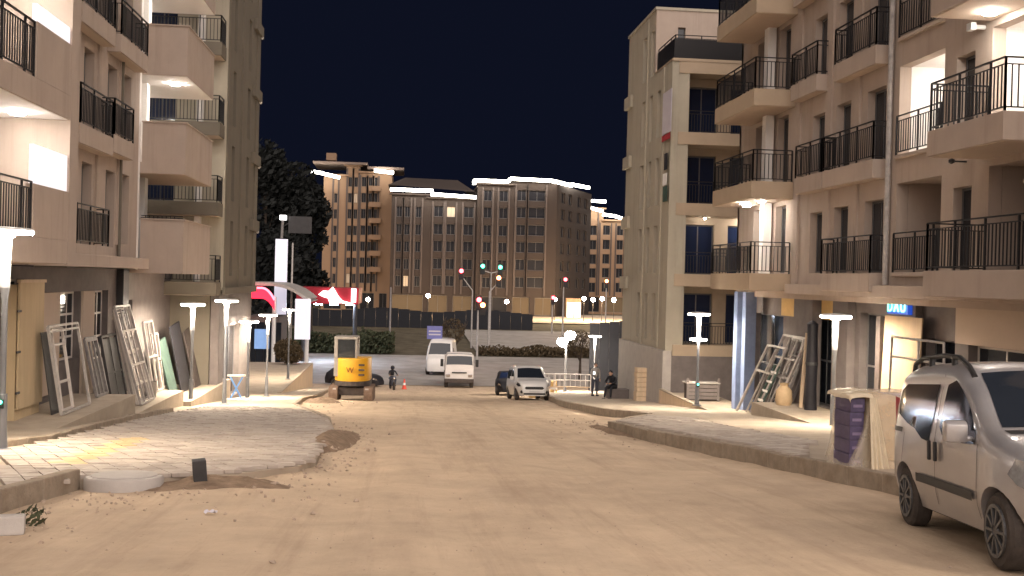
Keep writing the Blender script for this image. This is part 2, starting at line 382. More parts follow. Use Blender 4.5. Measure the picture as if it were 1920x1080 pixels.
# raised terraces in front of the shops
def terrace(name, x0, x1, y0, y1, ztop, wallx=None, m='concrete'):
    root = struct(bpy.data.objects.new(name, None)); COL.objects.link(root)
    mb = MB(); pts = [(x0, y0, ztop-.9), (x0, y1, ztop-2.2), (x0, y1, ztop), (x0, y0, ztop)]
    mb.prism(pts, (x1-x0, 0, 0)); ob('terrace_slab', mb.mesh('terrace_slab', M[m]), root)
    return root
ZP1, ZP2, ZP3 = -3.0, -2.12, -4.62
terrace('terrace_right', 10.95, 12.95, 33.2, 44.1, ZP1)
terrace('terrace_right', 11.1, 12.95, 22, 33.1, ZP2)
terrace('terrace_left', -12, -6.35, 53.5, 76, ZP3)
def ramp_wall(label, x, y0, y1, z0a, z0b, zt, t=.16):
    e = thing('retaining_wall', label, 'wall', (x, y0, z0a))
    mb = MB((x, y0, z0a)); mb.prism([(x, y0, z0a), (x, y1, z0b), (x, y1, zt), (x, y0+.3, zt), (x, y0, zt-.06)], (t, 0, 0)); ob('wall', mb.mesh('wall', M['woodl'], bevel=.01), e)
    mb = MB((x, y0, z0a)); mb.box(x-.02, x+t+.02, y0, y1, zt, zt+.05); ob('coping', mb.mesh('coping', M['concrete'], bevel=.01), e)
ramp_wall('low beige retaining wall falling away beside the right shop terrace', 10.75, 34.0, 44.05, -2.95, -3.6, ZP1+.12)
ramp_wall('low beige retaining wall on the left beside the petrol station', -6.3, 55, 74, -4.7, -6.3, ZP3+.15)
# ================================================================== building helpers
def wallmesh(P, u, n, W_, z0, z1, holes, depth, m, o, back=True):
    """wall with real openings. P start point (x,y), u unit dir along wall, n outward normal; holes (u0,u1,z0,z1)"""
    mb = MB(o); P = Vector((P[0], P[1], 0)); u = Vector(u); n = Vector(n)
    us = sorted({0, W_, *[h[0] for h in holes], *[h[1] for h in holes]}); us = [x for x in us if 0 <= x <= W_]
    zs = sorted({z0, z1, *[h[2] for h in holes], *[h[3] for h in holes]}); zs = [x for x in zs if z0 <= x <= z1]
    pt = lambda a, z, d=0: P+u*a+Vector((0, 0, z))-n*d
    for i in range(len(us)-1):
        for j in range(len(zs)-1):
            a, b, c, d = us[i], us[i+1], zs[j], zs[j+1]; cu, cz = (a+b)/2, (c+d)/2
            if any(h[0] < cu < h[1] and h[2] < cz < h[3] for h in holes): continue
            mb.face([pt(a, c), pt(b, c), pt(b, d), pt(a, d)])
            if back: mb.face([pt(a, c, depth+.02), pt(a, d, depth+.02), pt(b, d, depth+.02), pt(b, c, depth+.02)])
    for a, b, c, d in holes:
        D = depth+.02
        mb.face([pt(a, c), pt(a, d), pt(a, d, D), pt(a, c, D)]); mb.face([pt(b, c), pt(b, c, D), pt(b, d, D), pt(b, d)])
        mb.face([pt(a, d), pt(b, d), pt(b, d, D), pt(a, d, D)]); mb.face([pt(a, c), pt(a, c, D), pt(b, c, D), pt(b, c)])
    D = depth+.02
    mb.face([pt(0, z0), pt(0, z0, D), pt(0, z1, D), pt(0, z1)]); mb.face([pt(W_, z0), pt(W_, z1), pt(W_, z1, D), pt(W_, z0, D)])
    mb.face([pt(0, z1), pt(0, z1, D), pt(W_, z1, D), pt(W_, z1)]); mb.face([pt(0, z0), pt(W_, z0), pt(W_, z0, D), pt(0, z0, D)])
    me = bpy.data.meshes.new('wall'); me.from_pydata(mb.v, [], mb.f); me.materials.append(m); me.update(); return me
WC = {}
def window(parent, c, n, w, h, fm='frame', gm='glass', bars=(1, 0), name='window', t=.05):
    """window in the plane with outward normal n; c = centre in world; frame part + pane sub-part"""
    key = (round(w, 2), round(h, 2), fm, gm, bars)
    if key not in WC:
        f = MB(); e = min(.06, w*.12)
        f.box(-w/2, -w/2+e, -t/2, t/2, -h/2, h/2); f.box(w/2-e, w/2, -t/2, t/2, -h/2, h/2)
        f.box(-w/2+e, w/2-e, -t/2, t/2, h/2-e, h/2); f.box(-w/2+e, w/2-e, -t/2, t/2, -h/2, -h/2+e)
        for i in range(bars[0]):
            x = -w/2+w*(i+1)/(bars[0]+1); f.box(x-e*.4, x+e*.4, -t/2+.004, t/2-.004, -h/2+e, h/2-e)
        for i in range(bars[1]):
            z = -h/2+h*(i+1)/(bars[1]+1); f.box(-w/2+e, w/2-e, -t/2+.008, t/2-.008, z-e*.5, z+e*.5)
        g = MB(); g.box(-w/2+e*.5, w/2-e*.5, -.008, .008, -h/2+e*.5, h/2-e*.5)
        WC[key] = (f.mesh('window', M[fm]), g.mesh('pane', M[gm]))
    a, b = WC[key]; n = Vector(n); rz = math.atan2(n.x, -n.y)
    o = ob(name, a, parent, Vector(c)-Vector(parent.location), (0, 0, rz)); ob('pane', b, o); return o
def railmesh(pts, h, o, m='rail', sp=.125, r=.011, post=.02, two=True):
    mb = MB(o)
    for a, b in zip(pts, pts[1:]):
        a = Vector(a); b = Vector(b); L = (b-a).length; Z = Vector((0, 0, 1))
        mb.bar(a+Z*h, b+Z*h, .045, .03); mb.bar(a+Z*.08, b+Z*.08, .03, .025)
        if two: mb.bar(a+Z*(h-.13), b+Z*(h-.13), .03, .022)
        n = max(1, int(L/sp))
        for i in range(n+1):
            p = a+(b-a)*(i/n)
            if i % 9 == 0 or i == n: mb.bar(p, p+Z*h, post*2, post*2)
            else: mb.bar(p+Z*.08, p+Z*(h-.13 if two else h), r*2, r*2)
    return mb.mesh('railing', M[m])
def part(parent, name, mb, m, **k): return ob(name, mb.mesh(name, M[m] if isinstance(m, str) else m, **k), parent)
def pmb(p): return MB(p.matrix_world.translation if p.parent else p.location)
def slab_balcony(bld, x0, x1, y0, y1, ztop, th, m, rails=None, h=1.0, soffit='cream', parapet=None, pm=None, name='balcony'):
    o = bld.location
    mb = MB(o); mb.box(x0, x1, y0, y1, ztop-th, ztop); b = part(bld, name, mb, m, bevel=.015)
    mb = MB(o); mb.box(min(x0, x1)+.05, max(x0, x1)-.05, y0+.05, y1-.05, ztop-th-.012, ztop-th+.002); ob('soffit', mb.mesh('soffit', M[soffit]), b)
    if rails: ob('railing', railmesh([(p[0], p[1], ztop) for p in rails], h, o), b)
    return b
def ceil_lamp(bld, p, r=.14, watt=0):
    mb = MB(bld.location); p = Vector(p)
    mb.lathe([(r*.2, -.075), (r*.75, -.07), (r, -.045), (r, -.018)], p, 14)
    o = part(bld, 'ceiling_lamp', mb, 'ceil'); mb = MB(bld.location); mb.lathe([(r+.015, -.018), (r+.015, 0)], p, 14); ob('lamp_base', mb.mesh('lamp_base', M['lampw']), o); return o
# ================================================================== LEFT NEAR BUILDING (faces +X)
XF = -8.5
bl = thing('apartment_building', 'beige apartment block at the left edge with solid projecting balconies', 'building', (-10, 24, G(24)), group='blocks along the street')
o = bl.location
yl = lambda px, y=300: atX(px, y, XF).y
ul = lambda Y: Y-23.9
floors = (2.2, 5.2, 8.2, 11.2)
holes = []; wins = []
for k, z in enumerate(floors):
    for (a, b, hb, ht) in ((28.95, 29.85, .02, 2.2), (31.2, 32.15, .02, 2.2), (32.9, 33.75, .15, 2.25)):
        holes.append((ul(a), ul(b), z+hb, z+ht)); wins.append(((a+b)/2, b-a, z+hb, z+ht))
ob('wall', wallmesh((XF, 23.9), (0, 1, 0), (1, 0, 0), 10.9, 1.68, 14.6, holes, .30, M['renderL'], o), bl)
for yc, w, z0, z1 in wins: window(bl, (XF-.26, yc, (z0+z1)/2), (1, 0, 0), w-.01, z1-z0-.01, bars=(1, 0) if w > .9 else (0, 0))
# pilasters, string course, drain pipes
mb = MB(o)
for y in (30.35, 32.55): mb.box(XF, XF+.06, y-.22, y+.1, 2.3, 14.4)
part(bl, 'pilaster', mb, 'renderL')
mb = MB(o); mb.box(XF, XF+.42, 23.9, 34.75, 1.62, 1.95); part(bl, 'string_course', mb, 'renderL', bevel=.02)
mb = MB(o); mb.tube((XF+.08, 32.45, 1.95), (XF+.08, 32.45, 14.5), .05, 8); part(bl, 'drain_pipe', mb, 'renderO')
# small railed balconies
for k, z in enumerate(floors):
    for y0, y1 in (((27.3, 30.2),) if k == 0 else ((27.4, 30.4), (30.5, 32.6)) if k == 1 else ((27.4, 30.4), (31.0, 34.1))):
        slab_balcony(bl, XF, -8.1, y0, y1, z+(.12 if k == 1 and y0 > 30 else 0), .5, 'renderL', [(XF, y0+.03), (-8.12, y0+.03), (-8.12, y1-.03), (XF, y1-.03)], 1.0)
# fin wall and loggia balconies nearest to the camera
mb = MB(o); mb.box(-10.4, -7.1, 23.32, 23.9, 1.66, 14.6); part(bl, 'fin_wall', mb, 'renderL')
mb = MB(o); mb.box(-9.4, -9.2, 8, 23.32, 1.66, 14.6); part(bl, 'loggia_wall', mb, 'white')
for k, (zb, zp) in enumerate(((1.66, 3.18), (4.7, 6.27), (7.7, 9.27), (10.7, 12.3))):
    mb = MB(o); mb.box(-9.2, -7.1, 15, 23.31, zb, zb+.5); b = part(bl, 'balcony', mb, 'renderL', bevel=.015)
    mb = MB(o); mb.box(-9.15, -7.14, 15, 23.25, zb-.012, zb+.002); ob('soffit', mb.mesh('soffit', M['white' if k else 'cream']), b)
    mb = MB(o); mb.box(-7.25, -7.1, 21.2, 23.30, zb+.5, zp); mb.box(-9.2, -7.25, 21.2, 21.3, zb+.5, zb+.75); ob('parapet', mb.mesh('parapet', M['renderL']), b)
    h = .76 if k == 0 else .36
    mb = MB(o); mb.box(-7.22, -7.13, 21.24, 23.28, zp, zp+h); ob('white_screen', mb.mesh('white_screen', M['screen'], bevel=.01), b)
    ob('railing', railmesh([(-7.15, 15, zb+.5), (-7.15, 21.2, zb+.5)], 1.05, o), b)
    if k: ceil_lamp(bl, (-7.8, 22.25, zb-.012), .16)
# big solid balconies and the loggia behind them
mb = MB(o); mb.box(-10.6, -10.4, 34.8, 41.9, 1.6, 14.6); mb.box(-10.4, XF, 34.8, 35.05, 1.6, 14.6); part(bl, 'loggia_wall', mb, 'white')
mb = MB(o); mb.box(-9.1, -8.7, 36.6, 37.0, 1.68, 14.5); part(bl, 'column', mb, 'white')
for k, (zb, zt) in enumerate(((1.5, 3.2), (4.68, 6.3), (7.82, 9.4), (10.9, 12.5))):
    mb = MB(o); mb.box(-10.4, -7.1, 35.06, 39.7, zb, zb+.35); b = part(bl, 'balcony', mb, 'renderL')
    mb = MB(o); mb.box(-8.45, -7.1, 35.06, 35.2, zb+.35, zt); mb.box(-7.24, -7.1, 35.2, 39.7, zb+.35, zt); mb.box(-8.45, -7.24, 39.56, 39.7, zb+.35, zt); ob('parapet', mb.mesh('parapet', M['renderL']), b)
    mb = MB(o); mb.box(-8.47, -7.06, 35.02, 35.24, zt, zt+.04); mb.box(-7.28, -7.06, 35.24, 39.74, zt, zt+.04); ob('coping', mb.mesh('coping', M['renderL']), b)
    mb = MB(o); mb.box(-10.35, -7.12, 35.1, 39.66, zb-.012, zb+.002); ob('soffit', mb.mesh('soffit', M['white' if k > 1 else 'cream']), b)
    if k >= 2: ceil_lamp(bl, (-7.75, 36.4, zb-.012), .17); ceil_lamp(bl, (-9.7, 39.0, zb-.012), .13)
    if k: 
        window(bl, (-10.37, 37.9, zb-1.75), (1, 0, 0), 1.2, 2.2)
# first-floor dark opening with railing under the second balcony
b = slab_balcony(bl, XF, -8.3, 35.1, 35.2, 3.25, .02, 'renderL', [(XF+.05, 35.15), (-7.15, 35.15)], .02)
# ground floor in grey stone
XG = -8.95
gz = lambda Y: G(Y)+OL-.05
gh = [(28.9-22, 30.6-22, -.9, .95), (31.9-22, 33.4-22, -1.1, .95), (24.9-22, 26.2-22, -2.3, 1.3), (35.2-22, 36.3-22, -2.9, .6), (20.5-20, 0, 0, 0)][:4]
ob('wall', wallmesh((XG, 22), (0, 1, 0), (1, 0, 0), 20, -4.2, 1.6, gh, .25, M['stone'], o), bl)
ob('wall', wallmesh((XG, 2), (0, 1, 0), (1, 0, 0), 20, -3.2, 1.6, [(15.2, 17.5, -1.6, .9), (7, 11, -1.2, 1.0)], .25, M['stone'], o), bl)
ob('wall', wallmesh((XF, 2), (0, 1, 0), (1, 0, 0), 13, 1.68, 14.6, [(3, 4, 2.3, 4.4), (7, 8.2, 2.3, 4.4), (3, 4, 5.3, 7.4), (7, 8.2, 5.3, 7.4)], .30, M['renderL'], o), bl)
for yc, w, z0, z1, bb in ((29.75, 1.7, -.9, .95, (2, 2)), (32.65, 1.5, -1.1, .95, (2, 2)), (25.55, 1.3, -2.3, 1.3, (0, 1)), (35.75, 1.1, -2.9, .6, (0, 1)), (18.35, 2.3, -1.6, .9, (1, 1)), (11, 4, -1.2, 1.0, (2, 1))):
    window(bl, (XG-.2, yc, (z0+z1)/2), (1, 0, 0), w-.01, z1-z0-.01, 'framew', 'glass', bb)
for q in ((26.4, 28.7), (30.7, 31.8)): mb = MB(o); mb.box(XG, XG+.06, q[0], q[1], G(q[0])+OL+.45, .95); part(bl, 'plaster_panel', mb, 'cream')
mb = MB(o); mb.box(XG, XG+.3, 23.0, 24.2, G(24)-.1, 1.6); part(bl, 'stone_pier', mb, 'stone')
mb = MB(o)
for i in range(7): mb.box(XG+.3, XG+.312, 23.0, 24.2, G(24)+.5+i*.5, G(24)+.515+i*.5)
part(bl, 'pier_joint', mb, 'dark')
mb = MB(o); mb.box(XG, XG+.22, 34.3, 34.95, G(34)-.1, 1.6); part(bl, 'dark_column', mb, 'steeld')
mb = MB(o); mb.box(-20, XF-.35, 2, 42, 14.3, 14.6); part(bl, 'roof', mb, 'farR')
mb = MB(o); mb.box(-16, XG-.27, 41.6, 41.85, -4.2, 1.6); mb.box(-20, -19.8, 2, 42, -4, 14.3); mb.box(-20, XG-.3, 1.8, 2, -3, 14.3); part(bl, 'rear_wall', mb, 'stone')
# ================================================================== LEFT FAR BUILDING
bf = thing('apartment_building', 'olive brown apartment block beyond the solid balconies on the left', 'building', (-9, 46, G(46)), group='blocks along the street')
o = bf.location
XB = -7.0; Y0, Y1 = 42.0, 50.6
slots = []; 
fl2 = (1.2, 4.2, 7.2, 10.2, 13.2)
for z in fl2:
    for a, b in ((43.5, 44.2), (47.4, 48.2)): slots.append((a-Y0, b-Y0, z+.25, z+2.45))
ob('wall', wallmesh((XB, Y0), (0, 1, 0), (1, 0, 0), Y1-Y0, .9, 17.5, slots, .3, M['renderO'], o), bf)
for a, b, z0, z1 in slots: window(bf, (XB-.27, Y0+(a+b)/2, (z0+z1)/2), (1, 0, 0), b-a-.01, z1-z0-.01, bars=(0, 0))
mb = MB(o); mb.box(XB, XB+.07, 45.5, 45.75, .9, 17.4); mb.box(XB, XB+.07, 42.1, 42.5, .9, 17.4); mb.box(XB, XB+.07, 49.6, 50.5, .9, 17.4); part(bf, 'pilaster', mb, 'renderO')
for z in (3.75, 6.75, 9.75, 12.75): mb = MB(o); mb.box(XB, XB+.16, Y1-1.9, Y1+.2, z-.25, z+.25); part(bf, 'cornice_block', mb, 'renderO', bevel=.02)
for z in (2.6, 5.6, 8.6, 11.6): mb = MB(o); mb.lathe([(.03, -.07), (.07, 0), (.03, .07)], (XB+.12, Y1-.1, z+.9), 8); part(bf, 'wall_lamp', mb, 'white')
mb = MB(o); mb.box(XB, XB+.12, Y0-.05, Y1+.1, .72, 1.0); part(bf, 'string_course', mb, 'renderO', bevel=.02)
# gable with balconies
gh2 = []
for z in fl2: gh2 += [(-7.35-1.0+14-.25, 14-7.35-.05-.2, z+.05, z+2.25)] if False else [(14-10.0, 14-8.9, z+.05, z+2.25)]
ob('gable_wall', wallmesh((-14, Y0-.012), (1, 0, 0), (0, -1, 0), 7.004, .9, 17.5, gh2, .25, M['renderG'], o), bf)
for z in fl2:
    window(bf, (-9.45, Y0+.22, z+1.15), (0, -1, 0), 1.09, 2.19, gm='glassb')
    slab_balcony(bf, -10.2, -7.05, 40.9, 41.98, z, .5, 'renderO', [(-10.2, 40.95), (-7.1, 40.95), (-7.1, 41.95)], 1.0)
    mb = MB(o); mb.box(-8.05, -7.85, 41.6, 41.98, z+.01, z+2.49); part(bf, 'lit_wall_strip', mb, 'white')  # white colour stands in for the lamplit edge of the return wall
ob('wall', wallmesh((XB-.1, Y0), (0, 1, 0), (1, 0, 0), Y1-Y0, -5, .72, [(1.2, 5.2, -3.6, -.6)], .3, M['stone'], o), bf)
window(bf, (XB-.35, Y0+3.2, -2.1), (1, 0, 0), 3.99, 2.99, 'frame', 'glass', (2, 0))
mb = MB(o); mb.box(-14, XB-.45, Y0-.02, Y0+.2, -4.5, .88); mb.box(-14, XB-.35, Y1-.25, Y1-.01, -5.5, 17.4); mb.box(-14, XB-.35, Y0+.3, Y1-.3, 17.2, 17.45); part(bf, 'rear_wall', mb, 'renderO')
# ================================================================== RIGHT NEAR BUILDING (faces -X)
XR = 12.5
br = thing('apartment_building', 'beige apartment block on the right with dark railed balconies above the shops', 'building', (14, 28, G(28)), group='blocks along the street')
o = br.location
fr_ = (2.0, 5.0, 8.0, 11.0)
holes = []; wins = []
for k, z in enumerate(fr_):
    for a, b, hb, ht in ((31.2, 32.15, .03, 1.9), (29.3, 30.3, .03, 1.95), (27.05, 28.2, .03, 1.98), (22.65, 23.45, .03, 1.95)):
        holes.append((a-8, b-8, z+hb, z+ht)); wins.append(((a+b)/2, b-a, z+hb, z+ht))
    for a, b in ((24.0, 26.3), (19.2, 21.95)): holes.append((a-8, b-8, z+.02, z+2.3))
for z in fr_:
    for a, b in ((34.3, 35.3), (36.2, 37.6)):
        holes.append((a-8, b-8, z+.03, z+2.3)); wins.append(((a+b)/2, b-a, z+.03, z+2.3))
ob('wall', wallmesh((XR, 8), (0, 1, 0), (-1, 0, 0), 31.5, 1.2, 14.4, holes, .28, M['renderL'], o), br)
for yc, w, z0, z1 in wins: window(br, (XR+.24, yc, (z0+z1)/2), (-1, 0, 0), w-.01, z1-z0-.01, bars=(1, 0) if w > .9 else (0, 0))
for z in fr_:          # loggia interiors
    for a, b, wm in ((24.0, 26.3, 'white' if z == 5.0 else 'renderL'), (19.2, 21.95, 'white' if z == 5.0 else 'renderL')):
        mb = MB(o); mb.box(XR+1.9, XR+2.0, a-.1, b+.1, z-.1, z+2.6); mb.box(XR+.31, XR+1.9, b, b+.1, z-.1, z+2.6); mb.box(XR+.31, XR+1.9, a-.1, a, z-.1, z+2.6); part(br, 'loggia_wall', mb, wm)
        for q in ((-.12, 0), (2.32, 2.5)): mb = MB(o); mb.box(XR+.31, XR+1.9, a, b, z+q[0], z+q[1]); part(br, 'loggia_slab', mb, wm)
        if z != 5.0: window(br, (XR+1.87, (a+b)/2, z+1.1), (-1, 0, 0), 1.3, 2.1)
    if z == 5.0: ceil_lamp(br, (XR+.95, 25.1, z+2.315), .14); ceil_lamp(br, (XR+.95, 20.4, z+2.315), .14)
# piers and pipe
mb = MB(o)
for y in (33.25, 30.75, 28.75): mb.box(XR-.07, XR, y-.16, y+.16, 1.7, 14.3)
part(br, 'pilaster', mb, 'renderL')
mb = MB(o); mb.tube((XR-.1, 26.62, 1.7), (XR-.1, 26.62, 14.3), .075, 10); part(br, 'drain_pipe', mb, 'galv')
mb = MB(o); mb.box(XR-.3, XR, 8, 33.45, 1.36, 1.68); part(br, 'string_course', mb, 'renderL', bevel=.02)
# small balconies
for k, z in enumerate(fr_):
    spans = ((26.95, 30.3),) if k == 0 else ((26.95, 30.35), (30.45, 32.6)) if k == 1 else ((26.95, 29.7), (31.0, 33.15))
    for y0, y1 in spans:
        slab_balcony(br, XR-.38, XR, y0, y1, z, .5, 'renderL', [(XR, y1-.03), (XR-.36, y1-.03), (XR-.36, y0+.03), (XR, y0+.03)], 1.0)
    b = slab_balcony(br, XR-.1, XR-.005, 24.0, 26.3, z+.02, .1, 'renderL', [(XR-.05, 26.3), (XR-.05, 24.0)], 1.0)
# big balconies near the right edge
for k, z in enumerate(fr_):
    yn = 19.05 if k else 18.2
    b = slab_balcony(br, 11.1, XR-.005, yn, 22.0, z, .55, 'renderL', [(XR-.05, 21.95), (11.15, 21.95), (11.15, yn+.05), (XR-.05, yn+.05)], 1.02)
    if k == 0: mb = MB(o); mb.box(11.06, XR-.01, 17.9, 18.16, 1.5, 3.55); mb.box(11.0, XR-.01, 17.86, 18.18, 3.55, 3.62); ob('end_parapet', mb.mesh('end_parapet', M['renderB']), b)
    if k in (1, 2): ceil_lamp(br, (12.0, 21.2, z+2.435), .17) if k == 1 else None
mb = MB(o); mb.tube((XR-.05, 22.2, 7.35), (XR-.3, 22.2, 7.35), .05, 8); mb.box(XR-.42, XR-.3, 22.1, 22.3, 7.27, 7.43); part(br, 'wall_lamp', mb, 'lampw')
mb = MB(o); mb.lathe([(.02, -.06), (.07, -.03), (.07, .03), (.02, .06)], (XR-.35, 22.9, 4.5), 10); mb.tube((XR, 22.9, 4.5), (XR-.3, 22.9, 4.5), .02, 6); part(br, 'camera_dome', mb, 'black')
# corner balconies
for k, z in enumerate(fr_):
    slab_balcony(br, 11.1, XR-.005, 33.7, 38.1, z, .55, 'renderB', [(XR-.05, 33.75), (11.15, 33.75), (11.15, 38.05), (XR-.05, 38.05)], 1.02, soffit='cream')
    if k == 1: ceil_lamp(br, (11.5, 35.6, z-.562), .14); ceil_lamp(br, (11.9, 36.6, z-.562), .14); ceil_lamp(br, (11.75, 34.6, z-.562), .12)
mb = MB(o); mb.box(XR-.35, XR-.07, 35.5, 35.9, 2.0, 14.2); part(br, 'column', mb, 'white')
mb = MB(o); mb.box(XR, 24, 39.3, 39.5, -4, 14.3); mb.box(XR+.3, 24, 8, 39.3, 14.1, 14.4); mb.box(23.8, 24, 8, 39.3, -3, 14.1); mb.box(XR+.3, 23.8, 8, 8.2, -2, 14.1); part(br, 'rear_wall', mb, 'renderL')
# ground floor shops
XS = 12.95
sh = [(13.0, 15.4, -1.9, .35), (9.5, 12.3, -1.7, .35), (24.0-8, 25.4-8, -2.1, .4), (26.5-8, 29.3-8, -2.1, .9), (31.2-8, 33.2-8, -2.1, .7), (35.5-8, 38.5-8, -3.0, .6)]
sh = [(a, b, c, d) for a, b, c, d in sh]
ob('wall', wallmesh((XS, 8), (0, 1, 0), (-1, 0, 0), 31.2, -4.0, 1.36, sh, .3, M['stone'], o), br)
for a, b, c, d in sh:
    window(br, (XS+.25, 8+(a+b)/2, (c+d)/2), (-1, 0, 0), b-a-.01, d-c-.01, 'framew' if a < 14 else 'frame', 'glass', (1, 1) if b-a > 1.5 else (0, 1))
mb = MB(o); mb.box(XS-.06, XS, 18.4, 23.9, .36, 1.35); part(br, 'shop_fascia', mb, 'cream')
for q in ((30.75, 32.05), (33.9, 35.6)): mb = MB(o); mb.box(XS-.05, XS, q[0], q[1], .6, 1.25); part(br, 'yellow_fascia', mb, 'yellowb')
mb = MB(o); mb.box(XS-.32, XS, 32.1, 33.7, ZP2-.9, 1.35); part(br, 'stone_pier', mb, 'stone', bevel=.02)
mb = MB(o); mb.box(XS-.25, XS, 29.6, 30.7, ZP2-.6, 1.35); part(br, 'stone_pier', mb, 'stone', bevel=.02)
mb = MB(o); mb.box(XS-.2, XS, 25.6, 26.4, ZP2-.6, 1.35); part(br, 'stone_pier', mb, 'stone', bevel=.02)
for y in (37.5, 38.5):
    mb = MB(o); mb.box(XS-.75, XS-.35, y-.2, y+.2, ZP1, 1.36); part(br, 'wrapped_column', mb, 'bluecol', bevel=.02)
# ================================================================== RIGHT FAR BUILDING
bg = thing('apartment_building', 'pale corner apartment block with recessed gable balconies on the right', 'building', (14, 49, G(49)), group='blocks along the street')
o = bg.location
XC = 11.0; Y0, Y1 = 44.2, 53.3
fl3 = (-1.0, 2.0, 5.0, 8.0, 11.0)
slots = []
for z in fl3:
    for a, b in ((46.25, 46.85), (47.75, 48.35), (49.35, 50.0)): slots.append((a-Y0, b-Y0, z+.05, z+2.15))
ob('wall', wallmesh((XC, Y0), (0, 1, 0), (-1, 0, 0), Y1-Y0, -1.25, 11.05, slots[:12], .3, M['renderG'], o), bg)
for a, b, z0, z1 in slots[:12]: window(bg, (XC+.27, Y0+(a+b)/2, (z0+z1)/2), (-1, 0, 0), b-a-.01, z1-z0-.01, bars=(0, 0))
ob('wall', wallmesh((XC, 47.4), (0, 1, 0), (-1, 0, 0), Y1-47.4, 11.05, 13.95, [(a-3.2, b-3.2, c, d) for a, b, c, d in slots[13:]], .3, M['renderG'], o), bg)
for a, b, z0, z1 in slots[13:]: window(bg, (XC+.27, Y0+(a+b)/2, (z0+z1)/2), (-1, 0, 0), b-a-.01, z1-z0-.01, bars=(0, 0))
mb = MB(o)
for y in (45.6, 48.9): mb.box(XC-.05, XC, y-.07, y+.07, -1.2, 13.9 if y > 47.4 else 11.0)
part(bg, 'drain_pipe', mb, 'renderG')
for z in (1.6, 4.6, 7.6, 10.6): mb = MB(o); mb.box(XC-.15, XC, Y1-1.3, Y1+.2, z-.3, z+.3); part(bg, 'cornice_block', mb, 'renderG', bevel=.02)
mb = MB(o); mb.box(XC-.12, XC+.25, Y0-.12, Y1+.05, -5, -1.25); part(bg, 'stone_base', mb, 'stoneL')
mb = MB(o); mb.box(XC+.25, 22, Y0-.08, Y0+.15, -5, -1.45); part(bg, 'stone_base', mb, 'stone')
# gable with recessed loggias: side piers, parapet bands, back wall
mb = MB(o); mb.box(XC+.31, XC+.75, Y0, Y0+.3, -1.2, 11.04); part(bg, 'corner_pier', mb, 'renderG')
gb = []
for z in fl3[:4]: gb += [(12.0-11.3, 13.4-11.3, z+.02, z+2.2), (14.0-11.3, 15.0-11.3, z+.02, z+2.2)]
ob('gable_wall', wallmesh((11.3, Y0+1.4), (1, 0, 0), (0, -1, 0), 10.5, -1.4, 11.0, gb, .2, M['renderB'], o), bg)
for a, b, c, d in gb: window(bg, (11.3+(a+b)/2, Y0+1.57, (c+d)/2), (0, -1, 0), b-a-.01, d-c-.01, 'frame', 'glassb', (1, 0))
for z in fl3:
    mb = MB(o); mb.box(XC+.32, 22, Y0+.02, Y0+1.39, z-.45 if z > 10 else z-.5, z); b = part(bg, 'balcony', mb, 'renderB')
    mb = MB(o); mb.box(XC+.3, 22, Y0-.04, Y0+.02, z-.5, z+.02); ob('band', mb.mesh('band', M['renderB'], bevel=.01), b)
    if z < 10: ob('railing', railmesh([(XC+.78, Y0+.1, z), (19, Y0+.1, z)], .95, o), b)
    if z == 2.0: ceil_lamp(bg, (14.6, Y0+.8, z+2.49), .12); ceil_lamp(bg, (12.8, Y0+.8, z+2.49), .05)
mb = MB(o); mb.box(XC, 22, Y0-.06, 47.4, 11.0, 11.12); part(bg, 'terrace_floor', mb, 'renderB')
part(bg, 'railing', (lambda m: m)(MB(o)).box(XC+.06, 22, Y0+.02, Y0+.06, 11.13, 11.95).box(XC+.06, XC+.1, Y0+.06, 47.3, 11.13, 11.95), 'rail')
ob('railing', railmesh([(XC+.12, 47.3, 11.12), (XC+.12, Y0+.1, 11.12), (20, Y0+.1, 11.12)], 1.0, o), bg)
ob('gable_wall', wallmesh((10.996, 47.388), (1, 0, 0), (0, -1, 0), 11, 11.12, 13.95, [(1.0, 1.35, 11.3, 13.2), (3, 4.2, 11.2, 13.3)], .2, M['renderL'], o), bg)
window(bg, (12.175, 47.57, 12.25), (0, -1, 0), .34, 1.89, bars=(0, 0)); window(bg, (14.6, 47.57, 12.25), (0, -1, 0), 1.19, 2.09)
mb = MB(o); mb.box(XC-.06, 22.1, 47.34, Y1+.1, 13.95, 14.07); part(bg, 'roof', mb, 'renderG')
mb = MB(o); mb.box(XC+.35, 22, Y1-.2, Y1, -5.5, 13.9); mb.box(21.8, 22, Y0+.1, Y1-.25, -5, 13.9); part(bg, 'rear_wall', mb, 'renderG')
